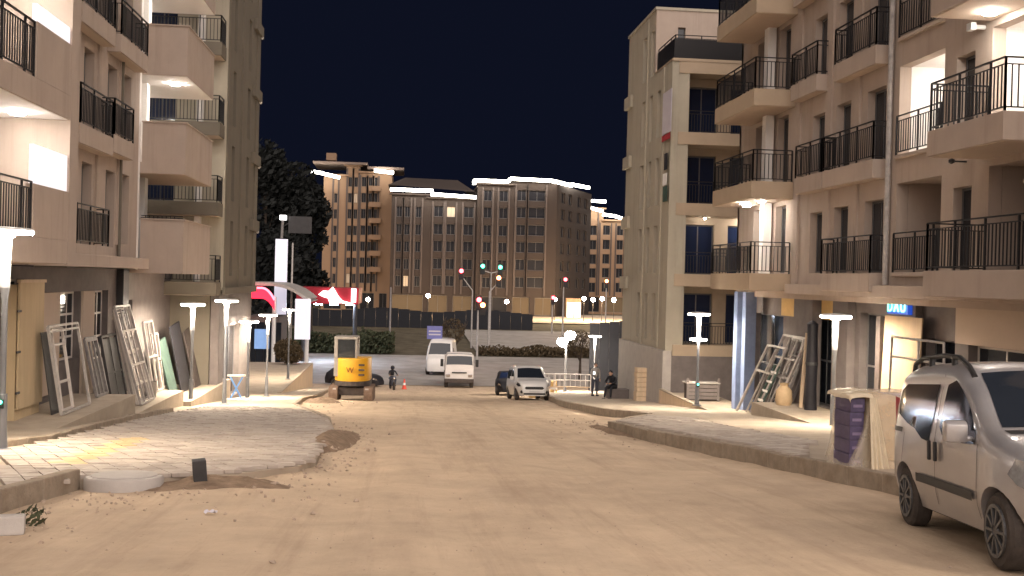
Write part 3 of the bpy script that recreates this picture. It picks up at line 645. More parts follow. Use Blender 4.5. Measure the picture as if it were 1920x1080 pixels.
# ================================================================== street lamps
def street_lamp(px, py, hpx, label, base=None, name='street_lamp', green=False, H=3.5, glow='lampglow', X=None):
    top = atD(px, py, FPX/(hpx/3.4)); x, y = top.x, top.y
    z0 = (G(y)+(OL if x < 0 else OR)) if base is None else base
    h = top.z-z0
    e = thing(name, label, 'street lamp', (x, y, z0), group='T-shaped street lamps')
    return lamp_parts(e, h, green, glow)
def lamp_parts(e, h, green=False, glow='lampglow'):
    mb = MB(); mb.lathe([(.17, 0), (.17, .03), (.09, .05), (.075, .3), (.07, .9)], n=12); mb.lathe([(.045, .9), (.048, h-1.1), (.07, h-.9)], n=12); ob('pole', mb.mesh('pole', M['lampg'], smooth=True), e)
    mb = MB(); mb.lathe([(.072, h-.9), (.085, h-.14), (.15, h-.075)], n=12); ob('sleeve', mb.mesh('sleeve', M['lamps'], smooth=True), e)
    mb = MB(); mb.lathe([(.34, h-.005), (.40, h), (.40, h+.025), (.36, h+.04), (.05, h+.06)], n=20); ob('head_cap', mb.mesh('head_cap', M['lampw'], smooth=True), e)
    mb = MB(); mb.lathe([(.155, h-.065), (.38, h-.058), (.385, h-.05)], n=20); ob('diffuser', mb.mesh('diffuser', M[glow], smooth=True), e)
    mb = MB(); mb.lathe([(.386, h-.052), (.405, h-.03), (.40, h-.006)], n=20); ob('glowing_rim', mb.mesh('glowing_rim', M['lamprim'], smooth=True), e)
    if green:
        mb = MB(); mb.box(-.05, .05, -.10, -.07, .68, .82); g = ob('meter_box', mb.mesh('meter_box', M['black']), e)
        mb = MB(); mb.lathe([(.005, -.13), (.028, -.125), (.03, -.10)], (0, 0, .78), 10, 'y'); ob('green_light', mb.mesh('green_light', M['tgreen']), g)
    return e
street_lamp(12, 432, 405, 'nearest left street lamp with a small green light on its pole', green=True)
street_lamp(362, 570, 187, 'left street lamp in front of the leaning dark sheets')
street_lamp(425, 563, 180, 'left street lamp beside the blue folded stand')
street_lamp(467, 602, 152, 'lower of the two lamps in front of the blue poster kiosk')
street_lamp(503, 590, 142, 'higher lamp in front of the blue poster kiosk')
street_lamp(543, 580, 108, 'left street lamp farthest away beside the round shrub', base=ZP3)
rl1 = street_lamp(1311, 588, 175, 'right street lamp with a green light before the grey stone wall', base=ZP1+.17, green=True)
hh = atD(1311, 588, FPX/(175/3.4)).z-ZP1-.17
mb = MB(); mb.lathe([(.09, hh-1.0), (.3, hh-.98), (.32, hh-.95), (.3, hh-.92), (.09, hh-.90)], n=18); ob('lower_disc', mb.mesh('lower_disc', M['lamprim'], smooth=True), rl1)
street_lamp(1567, 592, 243, 'right street lamp nearest to the shrink-wrapped pallet', base=ZP2)
street_lamp(1116, 630, 100, 'right street lamp behind the standing person')
# two more of the same row stand just behind the camera's view
for i, (x, y, t) in enumerate(((-6.6, -2.5, 'street lamp on the left pavement behind the camera'), (8.6, 3.0, 'street lamp on the right pavement behind the camera'), (8.8, -9, 'second street lamp on the right pavement behind the camera'))):
    lamp_parts(thing('street_lamp', t, 'street lamp', (x, y, G(y)+(OL if x < 0 else OR)), group='T-shaped street lamps'), 3.6)
# ================================================================== far buildings across the junction
def led(bld, a, b, r=.33):
    mb = MB(bld.location); mb.bar(a, b, r*1.2, r*1.6); return part(bld, 'light_strip', mb, 'led')
def far_block(label, faces, Y, zb, m, rows, dirs=None, roof=None, name='apartment_building', shop=True):
    """faces: list of (pxA, pxB, ytop, cols) in one plane at depth Y (list of (pa,pb) pixel columns)"""
    e = thing(name, label, 'building', (atY((faces[0][0]+faces[-1][1])/2, 560, Y).x, Y, zb), group='far blocks across the junction')
    o = e.location
    for pa, pb, yt, cols, wm in faces:
        A = atY(pa, 470, Y).x; B = atY(pb, 470, Y).x; zt = atY((pa+pb)/2, yt, Y).z
        hs = []
        for r0, r1 in rows:
            z0 = atY((pa+pb)/2, r1, Y).z; z1 = atY((pa+pb)/2, r0, Y).z
            if z1 > zt-.3: continue
            for ca, cb in cols:
                xa = atY(ca, 470, Y).x; xb = atY(cb, 470, Y).x
                hs.append((xa-A, xb-A, z0, z1))
        if shop:
            n = max(1, int((B-A)/3.4))
            for i in range(n):
                w = (B-A)/n; hs.append((w*i+.45, w*(i+1)-.45, zb+.25, zb+3.3))
        ob('wall', wallmesh((A, Y), (1, 0, 0), (0, -1, 0), B-A, zb-.5, zt, hs, .35, M[wm], o), e)
        for h in hs:
            isshop = h[2] < zb+.5
            window(e, (A+(h[0]+h[1])/2, Y+.3, (h[2]+h[3])/2), (0, -1, 0), h[1]-h[0]-.02, h[3]-h[2]-.02, 'frame', ('shop' if random.random() < .35 else 'fglass') if isshop else ('winlit' if random.random() < .04 else 'fglass'), (1, 0), t=.12)
        for ca, cb in cols:
            for cc in (ca-2.2, cb+2.2):
                xx = atY(cc, 470, Y).x; mb = MB(o); mb.box(xx-.14, xx+.14, Y-.14, Y-.003, zb+3.6, zt-.4); ob('pilaster', mb.mesh('pilaster', M['farP']), e)
        mb = MB(o); mb.box(A, B, Y+.4, Y+14, zt-.35, zt-.01); ob('roof_slab', mb.mesh('roof_slab', M['farR']), e)
        mb = MB(o); mb.box(A-.4, B+.4, Y-.7, Y+.3, zt+.02, zt+.3); ob('eaves', mb.mesh('eaves', M[wm]), e)
    A = atY(faces[0][0], 470, Y).x; B = atY(faces[-1][1], 470, Y).x
    mb = MB(o); mb.box(A, A+.3, Y+.4, Y+14, zb-.5, atY(faces[0][0], faces[0][2], Y).z-.4); mb.box(B-.3, B, Y+.4, Y+14, zb-.5, atY(faces[-1][1], faces[-1][2], Y).z-.4); part(e, 'side_wall', mb, faces[0][4])
    return e
def strip(e, Y, x0, y0, x1, y1): led(e, atY(x0, y0, Y), atY(x1, y1, Y))
ZF = -4.75
rw = [(y-9, y+9) for y in (341, 371, 401, 432, 462, 492, 522)]
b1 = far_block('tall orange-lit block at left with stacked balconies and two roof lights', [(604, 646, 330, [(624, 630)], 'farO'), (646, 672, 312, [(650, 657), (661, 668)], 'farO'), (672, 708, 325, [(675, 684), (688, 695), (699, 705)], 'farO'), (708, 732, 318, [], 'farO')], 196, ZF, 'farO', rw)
for y in (357, 387, 417, 448, 478, 508):
    p = atY(692, y, 195.9); q = atY(714, y, 195.9); mb = MB(b1.location); mb.box(p.x, q.x, 194.4, 195.9, p.z-.15, p.z+.75); part(b1, 'balcony', mb, 'farO')
strip(b1, 193.6, 577, 320, 606, 325); strip(b1, 193.4, 604, 325, 637, 333); strip(b1, 193.5, 702, 320, 738, 324)
mb = MB(b1.location); p = atY(588, 303, 196); q = atY(768, 318, 196); mb.box(p.x, atY(690, 303, 196).x, 194.5, 206, p.z-.4, p.z); mb.box(atY(690, 303, 196).x, q.x-1, 194, 206, p.z-1.1, p.z-.7); part(b1, 'roof_overhang', mb, 'farR')
mb = MB(b1.location); p = atY(622, 288, 200); mb.box(p.x-.9, p.x+.9, 199, 201, p.z-1.3, p.z); part(b1, 'chimney', mb, 'farO')
rw = [(y-11, y+9) for y in (398, 431, 463, 496, 528)]
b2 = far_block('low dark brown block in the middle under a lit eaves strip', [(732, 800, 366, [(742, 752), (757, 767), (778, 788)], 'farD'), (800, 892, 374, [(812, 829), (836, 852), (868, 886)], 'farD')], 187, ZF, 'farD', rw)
strip(b2, 184.6, 732, 355, 812, 358); strip(b2, 184.4, 808, 364, 893, 370)
mb = MB(b2.location)
pa, pb, pc, pd = atY(728, 346, 187), atY(892, 360, 187), atY(858, 338, 192), atY(760, 333, 192)
mb.face([pa, pb, pc, pd]); mb.face([pd, pc, (pc.x, 200, pc.z), (pd.x, 200, pd.z)]); mb.face([pa, pd, (pd.x, 200, pd.z), (pa.x, 200, pa.z)]); mb.face([pb, (pb.x, 200, pb.z), (pc.x, 200, pc.z), pc]); part(b2, 'hip_roof', mb, 'farD')
rw = [(y-11, y+9) for y in (368, 400, 433, 465, 498, 531)]
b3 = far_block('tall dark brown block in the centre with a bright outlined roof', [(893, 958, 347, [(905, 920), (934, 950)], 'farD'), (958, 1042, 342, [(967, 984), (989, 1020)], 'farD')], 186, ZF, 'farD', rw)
A = atY(1042, 470, 186); B = atY(1106, 470, 205); u = Vector((B.x-A.x, B.y-A.y, 0)); L = u.length; u.normalize(); n = Vector((u.y, -u.x, 0))
zt = atY(1042, 345, 186).z; hs = []
for r0, r1 in rw:
    z0, z1 = atY(1000, r1, 186).z, atY(1000, r0, 186).z
    for c in (.16, .36, .62, .82): hs.append((L*c-1.1, L*c+1.1, z0, z1))
ob('wall', wallmesh((A.x+.05, 186.05), u, n, L, ZF-.5, zt, hs, .35, M['farD'], b3.location), b3)
for h in hs: window(b3, Vector((A.x, 186, (h[2]+h[3])/2))+u*((h[0]+h[1])/2)-n*.3, n, h[1]-h[0]-.02, h[3]-h[2]-.02, gm='fglass', t=.12)
for a in ((889, 346, 889, 338), (889, 338, 953, 341), (953, 341, 957, 335), (957, 335, 1034, 339)): strip(b3, 184.3, *a)
led(b3, atY(1034, 339, 184.3), atY(1072, 348, 192)); led(b3, atY(1072, 346, 192), atY(1104, 352, 204))
rw = [(y-10, y+8) for y in (433, 460, 487, 513, 540)]
b4 = far_block('orange-lit block at right with stepped light strips on its roof', [(1098, 1130, 392, [(1104, 1118)], 'farO'), (1130, 1178, 415, [(1122+4, 1143), (1156, 1168)], 'farO')], 214, -4.7, 'farO', rw)
strip(b4, 211.6, 1098, 376, 1136, 378); strip(b4, 211.4, 1098, 387, 1130, 396); strip(b4, 211.6, 1130, 402, 1152, 405); strip(b4, 211.6, 1152, 405, 1174, 412)
# lamps in front of the far shops
for i, (px, py, t) in enumerate(((803, 555, 'small lamp in front of the low dark block'), (950, 566, 'small lamp in front of the central block'), (1040, 562, 'small lamp left of the bright doorway'), (1095, 561, 'small lamp right of the bright doorway'), (1112, 563, 'third small lamp from the right before the orange block'), (1129, 561, 'second small lamp from the right before the orange block'), (1151, 563, 'rightmost small lamp before the orange block'), (690, 562, 'small lamp before the tall orange block'))):
    p = atY(px, py, 176); e = thing('forecourt_lamp', t, 'street lamp', (p.x, p.y, G(176)+.05), group='small far lamps'); h = p.z-G(176)-.05
    mb = MB(); mb.lathe([(.12, 0), (.06, .3), (.05, h-.25)], n=8); ob('pole', mb.mesh('pole', M['steeld']), e)
    mb = MB(); mb.lathe([(.08, h-.27), (.3, h-.1), (.34, h+.1), (.22, h+.3), (.04, h+.36)], n=10); ob('globe', mb.mesh('globe', M['lampfar'], smooth=True), e)
# bright doorway
p = atY(1076, 575, 184); e = thing('lit_kiosk', 'brightly lit doorway kiosk in front of the far blocks', 'kiosk', (p.x, p.y, ZF))
mb = MB(); mb.box(-1.3, 1.3, .15, 2, 0, 3.4); ob('shell', mb.mesh('shell', M['farO']), e)
for s in (-1, 1): mb = MB(); mb.box(s*.65-.55, s*.65+.55, 0, .12, .1, 2.7); ob('door', mb.mesh('door', M['shopw']), e)
# ------------------------------------------------------------------ hoarding, hedge, trees
e = thing('site_fence', 'long dark site fence in front of the far blocks', 'fence', (atY(800, 590, 152).x, 152, G(152)))
for i in range(25):
    x = -34+i*1.6+10; h = 2.5+.25*math.sin(i*.7)
    mb = MB((0, 0, 0)); mb.box(x-.79, x+.79, -.04, .04, 0, h); mb.box(x-.79, x+.79, -.07, .07, h, h+.05)
    ob('panel', mb.mesh('panel', M['navy']), e)
def leaf_mass(n, fn, size, m, name, seed=1):
    r = random.Random(seed); v = []; f = []
    for _ in range(n):
        c = fn(r); a = Vector((r.gauss(0, 1), r.gauss(0, 1), r.gauss(0, 1))).normalized(); b = a.orthogonal().normalized(); c2 = a.cross(b); s = size*r.uniform(.6, 1.4)
        i = len(v); v += [tuple(c+b*s), tuple(c+c2*s*.5), tuple(c-b*s), tuple(c-c2*s*.5)]; f.append((i, i+1, i+2, i+3))
    me = bpy.data.meshes.new(name); me.from_pydata(v, [], f); me.materials.append(M[m]); return me
def crown_fn(lobes):
    def fn(r):
        c, s = r.choice(lobes); 
        while True:
            p = Vector((r.uniform(-1, 1), r.uniform(-1, 1), r.uniform(-1, 1)))
            if p.length < 1: break
        p = p.normalized()*(p.length**.5)
        return Vector((c[0]+p.x*s[0], c[1]+p.y*s[1], c[2]+p.z*s[2]))
    return fn
def tree(label, x, y, h, r, n, leaf, m, seed, trunk=.25, z=None, group=None):
    rr = random.Random(seed); z = G(y) if z is None else z
    e = thing('tree', label, 'tree', (x, y, z), group=group)
    mb = MB(); mb.tube((0, 0, -.1), (0, 0, h*.5), trunk, 8, trunk*.6); mb.tube((0, 0, h*.5), (.2, 0, h*.9), trunk*.6, 8, trunk*.15)
    lobes = []
    for k in range(11):
        a = rr.uniform(0, 6.28); zz = h*rr.uniform(.28, .93); w = r*(1-.55*abs(zz/h-.5))*rr.uniform(.45, .75); d = r*rr.uniform(.2, .6)*(1.15-zz/h)
        lobes.append(((d*math.cos(a), d*math.sin(a), zz), (w, w, w*rr.uniform(.8, 1.3)))); mb.tube((0, 0, zz*.75), (d*math.cos(a), d*math.sin(a), zz), trunk*.3, 5, .02)
    ob('trunk', mb.mesh('trunk', M['bark']), e)
    ob('crown', leaf_mass(n, crown_fn(lobes), leaf, m, 'crown', seed), e); return e
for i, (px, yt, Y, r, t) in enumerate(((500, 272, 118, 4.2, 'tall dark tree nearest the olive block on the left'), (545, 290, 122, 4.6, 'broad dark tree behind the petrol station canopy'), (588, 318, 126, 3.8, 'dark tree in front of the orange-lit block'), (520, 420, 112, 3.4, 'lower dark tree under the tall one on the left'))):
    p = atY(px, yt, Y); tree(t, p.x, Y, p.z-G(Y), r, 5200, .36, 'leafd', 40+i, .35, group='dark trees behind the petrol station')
def hedge_fn(x0, x1, y0, y1, h):
    def fn(r):
        x = r.uniform(x0, x1); y = r.uniform(y0, y1); hh = h*(.65+.5*mnoise.noise(Vector((x*.35, y*.3, 0)))); return Vector((x, y, G(y)+r.uniform(.02, 1)*max(.3, hh)))
    return fn
stuff(tag(ob('hedge', leaf_mass(16000, hedge_fn(-24, -1, 113.5, 117, 2.9), .2, 'leafg', 'hedge', 5)), 'dark scrubby hedge on the median behind the excavator', 'hedge'))
stuff(tag(ob('hedge', leaf_mass(5000, hedge_fn(8, 26, 113.5, 116, 1.3), .17, 'leafb', 'hedge', 6)), 'low brown scrub on the median behind the white van', 'hedge'))
# round shrub on the terrace, bare tree
p = atZ(550, 684, ZP3); e = thing('shrub', 'round brownish shrub beside the left retaining wall', 'shrub', (p.x-.4, p.y, ZP3))
mb = MB(); [mb.tube((0, 0, 0), (.5*math.cos(a), .5*math.sin(a), .9), .04, 5, .015) for a in (0, 1.2, 2.5, 3.7, 5)]; ob('stem', mb.mesh('stem', M['bark']), e)
ob('foliage', leaf_mass(5200, crown_fn([((0, 0, .95), (.95, .95, .85)), ((.35, .1, .7), (.7, .7, .6)), ((-.35, 0, 1.1), (.6, .6, .6))]), .07, 'leafb', 'foliage', 9), e)
def bare_tree(label, px, Y, h, seed):
    rr = random.Random(seed); p = atY(px, 600, Y); e = thing('bare_tree', label, 'tree', (p.x, Y, G(Y))); mb = MB()
    def br(a, d, L, r, k):
        b = a+d*L; mb.tube(a, b, r, 6, r*.65, cap=False)
        if k:
            for _ in range(3 if k > 1 else 2):
                nd = (d+Vector((rr.uniform(-.8, .8), rr.uniform(-.8, .8), rr.uniform(-.1, .5)))).normalized(); br(b, nd, L*rr.uniform(.55, .8), r*.6, k-1)
    br(Vector((0, 0, 0)), Vector((0, 0, 1)), h*.38, .16, 4); ob('trunk', mb.mesh('trunk', M['bark']), e)
    ob('crown', leaf_mass(700, crown_fn([((0, 0, h*.75), (1.1, 1.1, h*.25))]), .1, 'leafb', 'crown', seed), e)
bare_tree('thin bare tree behind the white lorry', 850, 98, 4.6, 3)
bare_tree('thin bare tree right of the bright twin lamp', 1090, 88, 4.2, 8)
# ------------------------------------------------------------------ petrol station
YS = 82
def S(px, py, Y=YS): return atY(px, py, Y)
st = thing('petrol_station_kiosk', 'glass kiosk under a grey vaulted canopy with a red neon arch', 'kiosk', (S(520, 690).x, YS, G(YS)))
o = st.location
# vaulted roof
N = 14; x0, x1 = S(462, 545).x, S(578, 545).x; zc = S(520, 560).z; rise = S(520, 530).z-zc
mb = MB(o); prof = []
for i in range(N+1):
    t = i/N; prof.append((x0+(x1-x0)*t, zc+rise*(1-max(0, (t-.35)/.65)**2.2)))
for (ax, az), (bx, bz) in zip(prof, prof[1:]):
    mb.face([(ax, YS, az), (bx, YS, bz), (bx, YS+9, bz), (ax, YS+9, az)]); mb.face([(ax, YS, az-.25), (ax, YS+9, az-.25), (bx, YS+9, bz-.25), (bx, YS, bz-.25)]); mb.face([(ax, YS, az-.25), (bx, YS, bz-.25), (bx, YS, bz), (ax, YS, az)])
part(st, 'vaulted_roof', mb, 'galv')
mb = MB(o); arch = []
for i in range(N+1):
    t = i/N; arch.append((S(468, 545).x+(S(516, 560).x-S(468, 545).x)*t, S(490, 541).z-(S(490, 541).z-S(490, 563).z)*max(0, (t-.5)/.5)**2))
for (ax, az), (bx, bz) in zip(arch, arch[1:]): mb.prism([(ax, YS-.3, az), (bx, YS-.3, bz), (bx, YS-.3, min(bz, S(490, 541).z)-.75), (ax, YS-.3, min(az, S(490, 541).z)-.75)], (0, .2, 0))
part(st, 'neon_arch', mb, 'redglow')
mb = MB(o)
for (ax, az), (bx, bz) in zip(arch, arch[1:]): mb.bar((ax, YS-.36, az+.05), (bx, YS-.36, bz+.05), .12, .16)
part(st, 'neon_edge', mb, 'pink')
mb = MB(o); a, b = S(555, 560), S(582, 636); mb.box(a.x, b.x, YS-.5, YS-.35, b.z, a.z); part(st, 'backlit_screen', mb, 'panelw')
for px in (460, 512, 575): mb = MB(o); p = S(px, 600); mb.tube((p.x, YS+.6, G(YS)), (p.x, YS+.6, zc+.1), .16, 10); part(st, 'column', mb, 'lampw')
mb = MB(o); mb.box(S(457, 600).x, S(520, 600).x, YS+1.2, YS+7, G(YS), S(480, 595).z); part(st, 'kiosk_wall', mb, 'stone')
for i in range(4):
    xa = S(457, 600).x+.15+i*.64
    f = MB(o); f.box(xa, xa+.6, YS+1.08, YS+1.18, G(YS)+.2, S(480, 600).z-.2); part(st, 'glass_panel', f, 'glass')
mb = MB(o); a, b = S(474, 618), S(501, 656); mb.box(a.x, b.x, YS+.98, YS+1.05, b.z, a.z); part(st, 'blue_poster', mb, 'panelb')
# red fascia with the white emblem
YF = 100
rf = thing('canopy_fascia', 'red petrol station canopy fascia with a glowing white emblem', 'canopy', (S(616, 570, YF).x, YF, G(YF)))
o = rf.location; a, b = S(556, 538, YF), S(672, 571, YF)
mb = MB(o); mb.box(a.x, b.x, YF, YF+8, b.z, a.z); part(rf, 'fascia', mb, 'red', bevel=.03)
logo = [(597, 552), (606, 545), (616, 546), (624, 538), (629, 546), (634, 555), (642, 564), (654, 567), (664, 571), (640, 568), (618, 568), (615, 559), (607, 557)]
mb = MB(o); mb.prism([tuple(S(x, y, YF-.3)) for x, y in logo], (0, .2, 0)); part(rf, 'emblem', mb, 'logo')
mb = MB(o); p, q = S(659, 541, YF-.3), S(667, 567, YF-.3); mb.box(p.x, q.x, YF-.3, YF-.1, q.z, p.z); part(rf, 'letter_bar', mb, 'logo')
for px in (566, 664): mb = MB(o); p = S(px, 600, YF); mb.tube((p.x, YF+2, G(YF)), (p.x, YF+2, b.z), .2, 10); part(rf, 'column', mb, 'steeld')
# pylon with lamp and panel, thin pole
YP = 92; e = thing('solar_lamp_pylon', 'tall white pylon with a lamp and dark panel on top', 'pylon', (S(526, 600, YP).x, YP, G(YP))); o = e.location
mb = MB(o); a, b = S(517, 448, YP), S(536, 600, YP); mb.box(a.x, b.x, YP-.15, YP+.15, G(YP), a.z); part(e, 'pylon_body', mb, 'panelw')  # solar lamp's white pillar, its lit look put in as an even glow
mb = MB(o); p = S(528, 447, YP); mb.tube((p.x, YP, p.z), (p.x+.06, YP, S(530, 412, YP).z), .12, 8); part(e, 'mast', mb, 'galvd')
mb = MB(o); p = S(531, 408, YP); mb.box(p.x-.28, p.x+.28, YP-.2, YP+.2, p.z-.2, p.z+.2); part(e, 'lamp', mb, 'logo', bevel=.04)
mb = MB(o); a, b = S(541, 405, YP), S(584, 438, YP); mb.box(a.x, b.x, YP+.1, YP+.18, b.z, a.z); mb.bar((S(530, 425, YP).x, YP+.14, S(530, 425, YP).z), (a.x, YP+.14, a.z-.6), .06); part(e, 'panel', mb, 'steeld')
def simple_pole(name, label, cat, px, ytop, Y, r, m): 
    p = S(px, ytop, Y); e = tag(ob(name, MB().lathe([(r*1.6, 0), (r, .2), (r*.7, p.z-G(Y)-.1), (r*.3, p.z-G(Y))], n=8).mesh(name, M[m], smooth=True), None, (p.x, Y, G(Y))), label, cat); return e
simple_pole('flag_pole', 'thin grey pole right of the white pylon', 'pole', 549, 455, 90, .1, 'galv')
simple_pole('light_pole', 'thin dim pole in front of the low dark block', 'pole', 733, 538, 125, .12, 'galvd')
# ------------------------------------------------------------------ traffic lights and road signs
def traffic(label, px, ypole, Y, heads, twin=False):
    p = S(px, ypole, Y); e = thing('traffic_light', label, 'traffic light', (p.x, Y, G(Y)), group='traffic lights at the junction'); o = e.location
    mb = MB(o); mb.tube((p.x, Y, G(Y)), (p.x, Y, p.z), .12, 8, .08); part(e, 'pole', mb, 'galv')
    for hx, hy, m in heads:
        q = S(hx, hy, Y); mb = MB(o)
        if abs(q.x-p.x) > .05: mb.tube((p.x, Y, p.z), (q.x, Y, q.z-.5), .07, 6, .05); part(e, 'arm', mb, 'galv')
        mb = MB(o); mb.box(q.x-.28, q.x+.28, Y-.2, Y+.2, q.z-1.0, q.z+.36); h = part(e, 'signal_head', mb, 'black', bevel=.05)
        mb = MB(o); mb.lathe([(.02, -.34), (.21, -.30), (.23, -.2)], (q.x, Y, q.z), 12, 'y'); ob('lens', mb.mesh('lens', M[m]), h)
traffic('traffic light showing red on the slanted arm left of centre', 886, 545, 122, [(865, 508, 'tred')])
traffic('traffic light with orange red glow on the slanted arm in the centre', 918, 547, 120, [(935, 521, 'torange')])
traffic('traffic light post with red lenses behind the white lorry', 897, 560, 104, [(898, 562, 'tred'), (905, 572, 'torange')])
traffic('traffic light with two green lenses over the junction', 921, 512, 128, [(905, 499, 'tgreen'), (938, 501, 'tgreen')])
traffic('traffic light with a red lens in front of the central block corner', 1057, 530, 140, [(1060, 524, 'tred')])
traffic('traffic light with an orange lens near the pale corner block', 1137, 534, 150, [(1137, 527, 'torange')])
traffic('low traffic light with a red lens left of the small lamps', 1036, 566, 146, [(1037, 558, 'tred')])
p = S(815, 635, 92); e = thing('road_sign', 'blue road sign above the white lorry', 'sign', (p.x, 92, G(92))); o = e.location
mb = MB(o); a, b = S(801, 611, 92), S(829, 636, 92); mb.box(a.x, b.x, 91.9, 91.96, b.z, a.z); part(e, 'panel', mb, 'blue_sign', bevel=.01)
for f in (.3, .55): 
    z = b.z+(a.z-b.z)*f; mb = MB(o); mb.box(a.x+.15, b.x-.15, 91.885, 91.898, z, z+.12); part(e, 'white_line', mb, 'fabric_w')
mb = MB(o); mb.tube(((a.x+b.x)/2, 92.02, G(92)), ((a.x+b.x)/2, 92.02, a.z), .05, 6); part(e, 'post', mb, 'galv')
# dark navy hoarding beside the corner block
p = gpx(1143, 700, OR); e = thing('site_fence', 'dark navy hoarding between the far lamp and the corner block', 'fence', (13.4, 70, G(70)+OR)); o = e.location
for i in range(4):
    x = 12.3+i*.66; mb = MB(o); mb.box(x, x+.64, 70, 70.06, G(70)+OR-.1, -1.15+.06*i); part(e, 'panel', mb, 'navy')
# bright twin lamp near the barriers
tp = atD(1062, 632, 66); e = thing('twin_lamp', 'dazzling twin street lamp beside the site barriers', 'street lamp', (tp.x, tp.y, G(tp.y)+OR)); h = tp.z-G(tp.y)-OR
mb = MB(); mb.lathe([(.15, 0), (.08, .2), (.06, h)], n=10); ob('pole', mb.mesh('pole', M['lampg'], smooth=True), e)
for s, dzz in ((1, .12), (-1, -.3)): 
    mb = MB(); mb.lathe([(.06, h+dzz-.3), (.3, h+dzz-.12), (.34, h+dzz), (.25, h+dzz+.18), (.05, h+dzz+.24)], (s*.24, 0, 0), 12); ob('lamp_head', mb.mesh('lamp_head', M['lampglow'], smooth=True), e)
# ================================================================== vehicles
def lerp_tab(tab, x):
    if x <= tab[0][0]: return tab[0][1]
    for (a, u), (b, v) in zip(tab, tab[1:]):
        if x <= b:
            t = (x-a)/(b-a); t = t*t*(3-2*t)*.35+t*.65; return u+(v-u)*t
    return tab[-1][1]
class Body:
    def __init__(s, top, half, xs, zb=.24, rc=.15, ftap=(2.3, .95, .26), rtap=(-.3, .36, .08), tumble=.17, belt=.95, axles=(0, 2.51), wr=.31):
        s.top, s.half, s.xs, s.zb, s.rc, s.ft, s.rt, s.tm, s.belt, s.ax, s.wr = top, half, xs, zb, rc, ftap, rtap, tumble, belt, axles, wr
    def T(s, x): return lerp_tab(s.top, x)
    def W(s, x, z):
        w = s.half
        if z < .5: w -= .06*(.5-z)/.25
        if z > s.belt: w -= (z-s.belt)*s.tm + max(0, z-s.belt-.5)*.10
        if x > s.ft[0]: w -= s.ft[2]*((x-s.ft[0])/s.ft[1])**2.2
        if x < s.rt[0]: w -= s.rt[2]*((s.rt[0]-x)/s.rt[1])**2
        for a in s.ax: w += .035*math.exp(-((x-a)/.42)**2)*math.exp(-((z-.62)/.24)**2)
        return w
    def ring(s, x):
        zt = s.T(x); rc = min(s.rc, (zt-s.zb)*.4); pts = []
        for i in range(10):
            z = s.zb+(zt-rc-s.zb)*i/9; pts.append((s.W(x, z), z))
        c = pts[-1][0]-rc
        for i in range(1, 6):
            t = math.pi/2*i/5; pts.append((c+rc*math.cos(t), zt-rc+rc*math.sin(t)))
        for k in (.66, .33): pts.append((c*k, zt+.025*(1-k*k)))
        return pts, c, zt, rc
    def ztop(s, x, y):
        p, c, zt, rc = s.ring(x); y = abs(y)
        if y <= c: return zt+.025*(1-(y/c)**2)
        d = min(1, (y-c)/rc); return zt-rc+rc*math.sqrt(max(0, 1-d*d))
    def mesh(s, m):
        v = []; f = []; n = None
        for x in s.xs:
            p, c, zt, rc = s.ring(x)
            full = [(0, s.zb)] + p + [(0, zt+.025)] + [(-a, b) for a, b in reversed(p)]
            n = len(full); v += [(x, a, b) for a, b in full]
        for i in range(len(s.xs)-1):
            for k in range(n): f.append((i*n+k, i*n+(k+1) % n, (i+1)*n+(k+1) % n, (i+1)*n+k))
        f.append(tuple(reversed(range(n)))); f.append(tuple((len(s.xs)-1)*n+k for k in range(n)))
        me = bpy.data.meshes.new('body'); me.from_pydata(v, [], f); bm = bmesh.new(); bm.from_mesh(me); bmesh.ops.recalc_face_normals(bm, faces=bm.faces); bm.to_mesh(me); bm.free()
        tmp = bpy.data.objects.new('tmp', me); COL.objects.link(tmp); cut = []
        for a in s.ax:
            for sd_ in (-1, 1):
                mb = MB(); mb.lathe([(s.wr+.055, sd_*(s.half-.34)), (s.wr+.055, sd_*(s.half+.3))], (a, 0, s.wr), 28, 'y')
                c = bpy.data.objects.new('cut', mb.mesh('cut', m)); COL.objects.link(c); cut.append(c)
                md = tmp.modifiers.new('b', 'BOOLEAN'); md.operation = 'DIFFERENCE'; md.object = c; md.solver = 'EXACT'
        dg = bpy.context.evaluated_depsgraph_get(); out = bpy.data.meshes.new_from_object(tmp.evaluated_get(dg))
        for q in cut+[tmp]: bpy.data.objects.remove(q)
        out.materials.clear(); out.materials.append(m)
        for p in out.polygons: p.use_smooth = True; p.material_index = 0
        out.set_sharp_from_angle(angle=rad(38)); out.name = 'body'; return out
    def panel(s, poly, kind, side, m, name, off=.006, step=.12):
        bm = bmesh.new()
        vs_ = [bm.verts.new((a, 0, b) if kind == 'side' else (a, b, 0)) for a, b in poly]; bm.faces.new(vs_)
        xs_ = [p[0] for p in poly]; bs = [p[1] for p in poly]
        for ax, lo, hi in ((0, min(xs_), max(xs_)), (2 if kind == 'side' else 1, min(bs), max(bs))):
            t = lo+step
            while t < hi:
                co = [0, 0, 0]; no = [0, 0, 0]; co[ax] = t; no[ax] = 1
                bmesh.ops.bisect_plane(bm, geom=bm.verts[:]+bm.edges[:]+bm.faces[:], plane_co=co, plane_no=no); t += step
        for q in bm.verts:
            if kind == 'side': q.co.y = side*(s.W(q.co.x, q.co.z)+off) if q.co.z < s.T(q.co.x)-s.rc else side*(s.W(q.co.x, s.T(q.co.x)-s.rc)+off-.01)
            else: q.co.z = s.ztop(q.co.x, q.co.y)+off
        bmesh.ops.recalc_face_normals(bm, faces=bm.faces)
        me = bpy.data.meshes.new(name); bm.to_mesh(me); bm.free(); me.materials.append(M[m] if isinstance(m, str) else m)
        for p in me.polygons: p.use_smooth = True
        return me
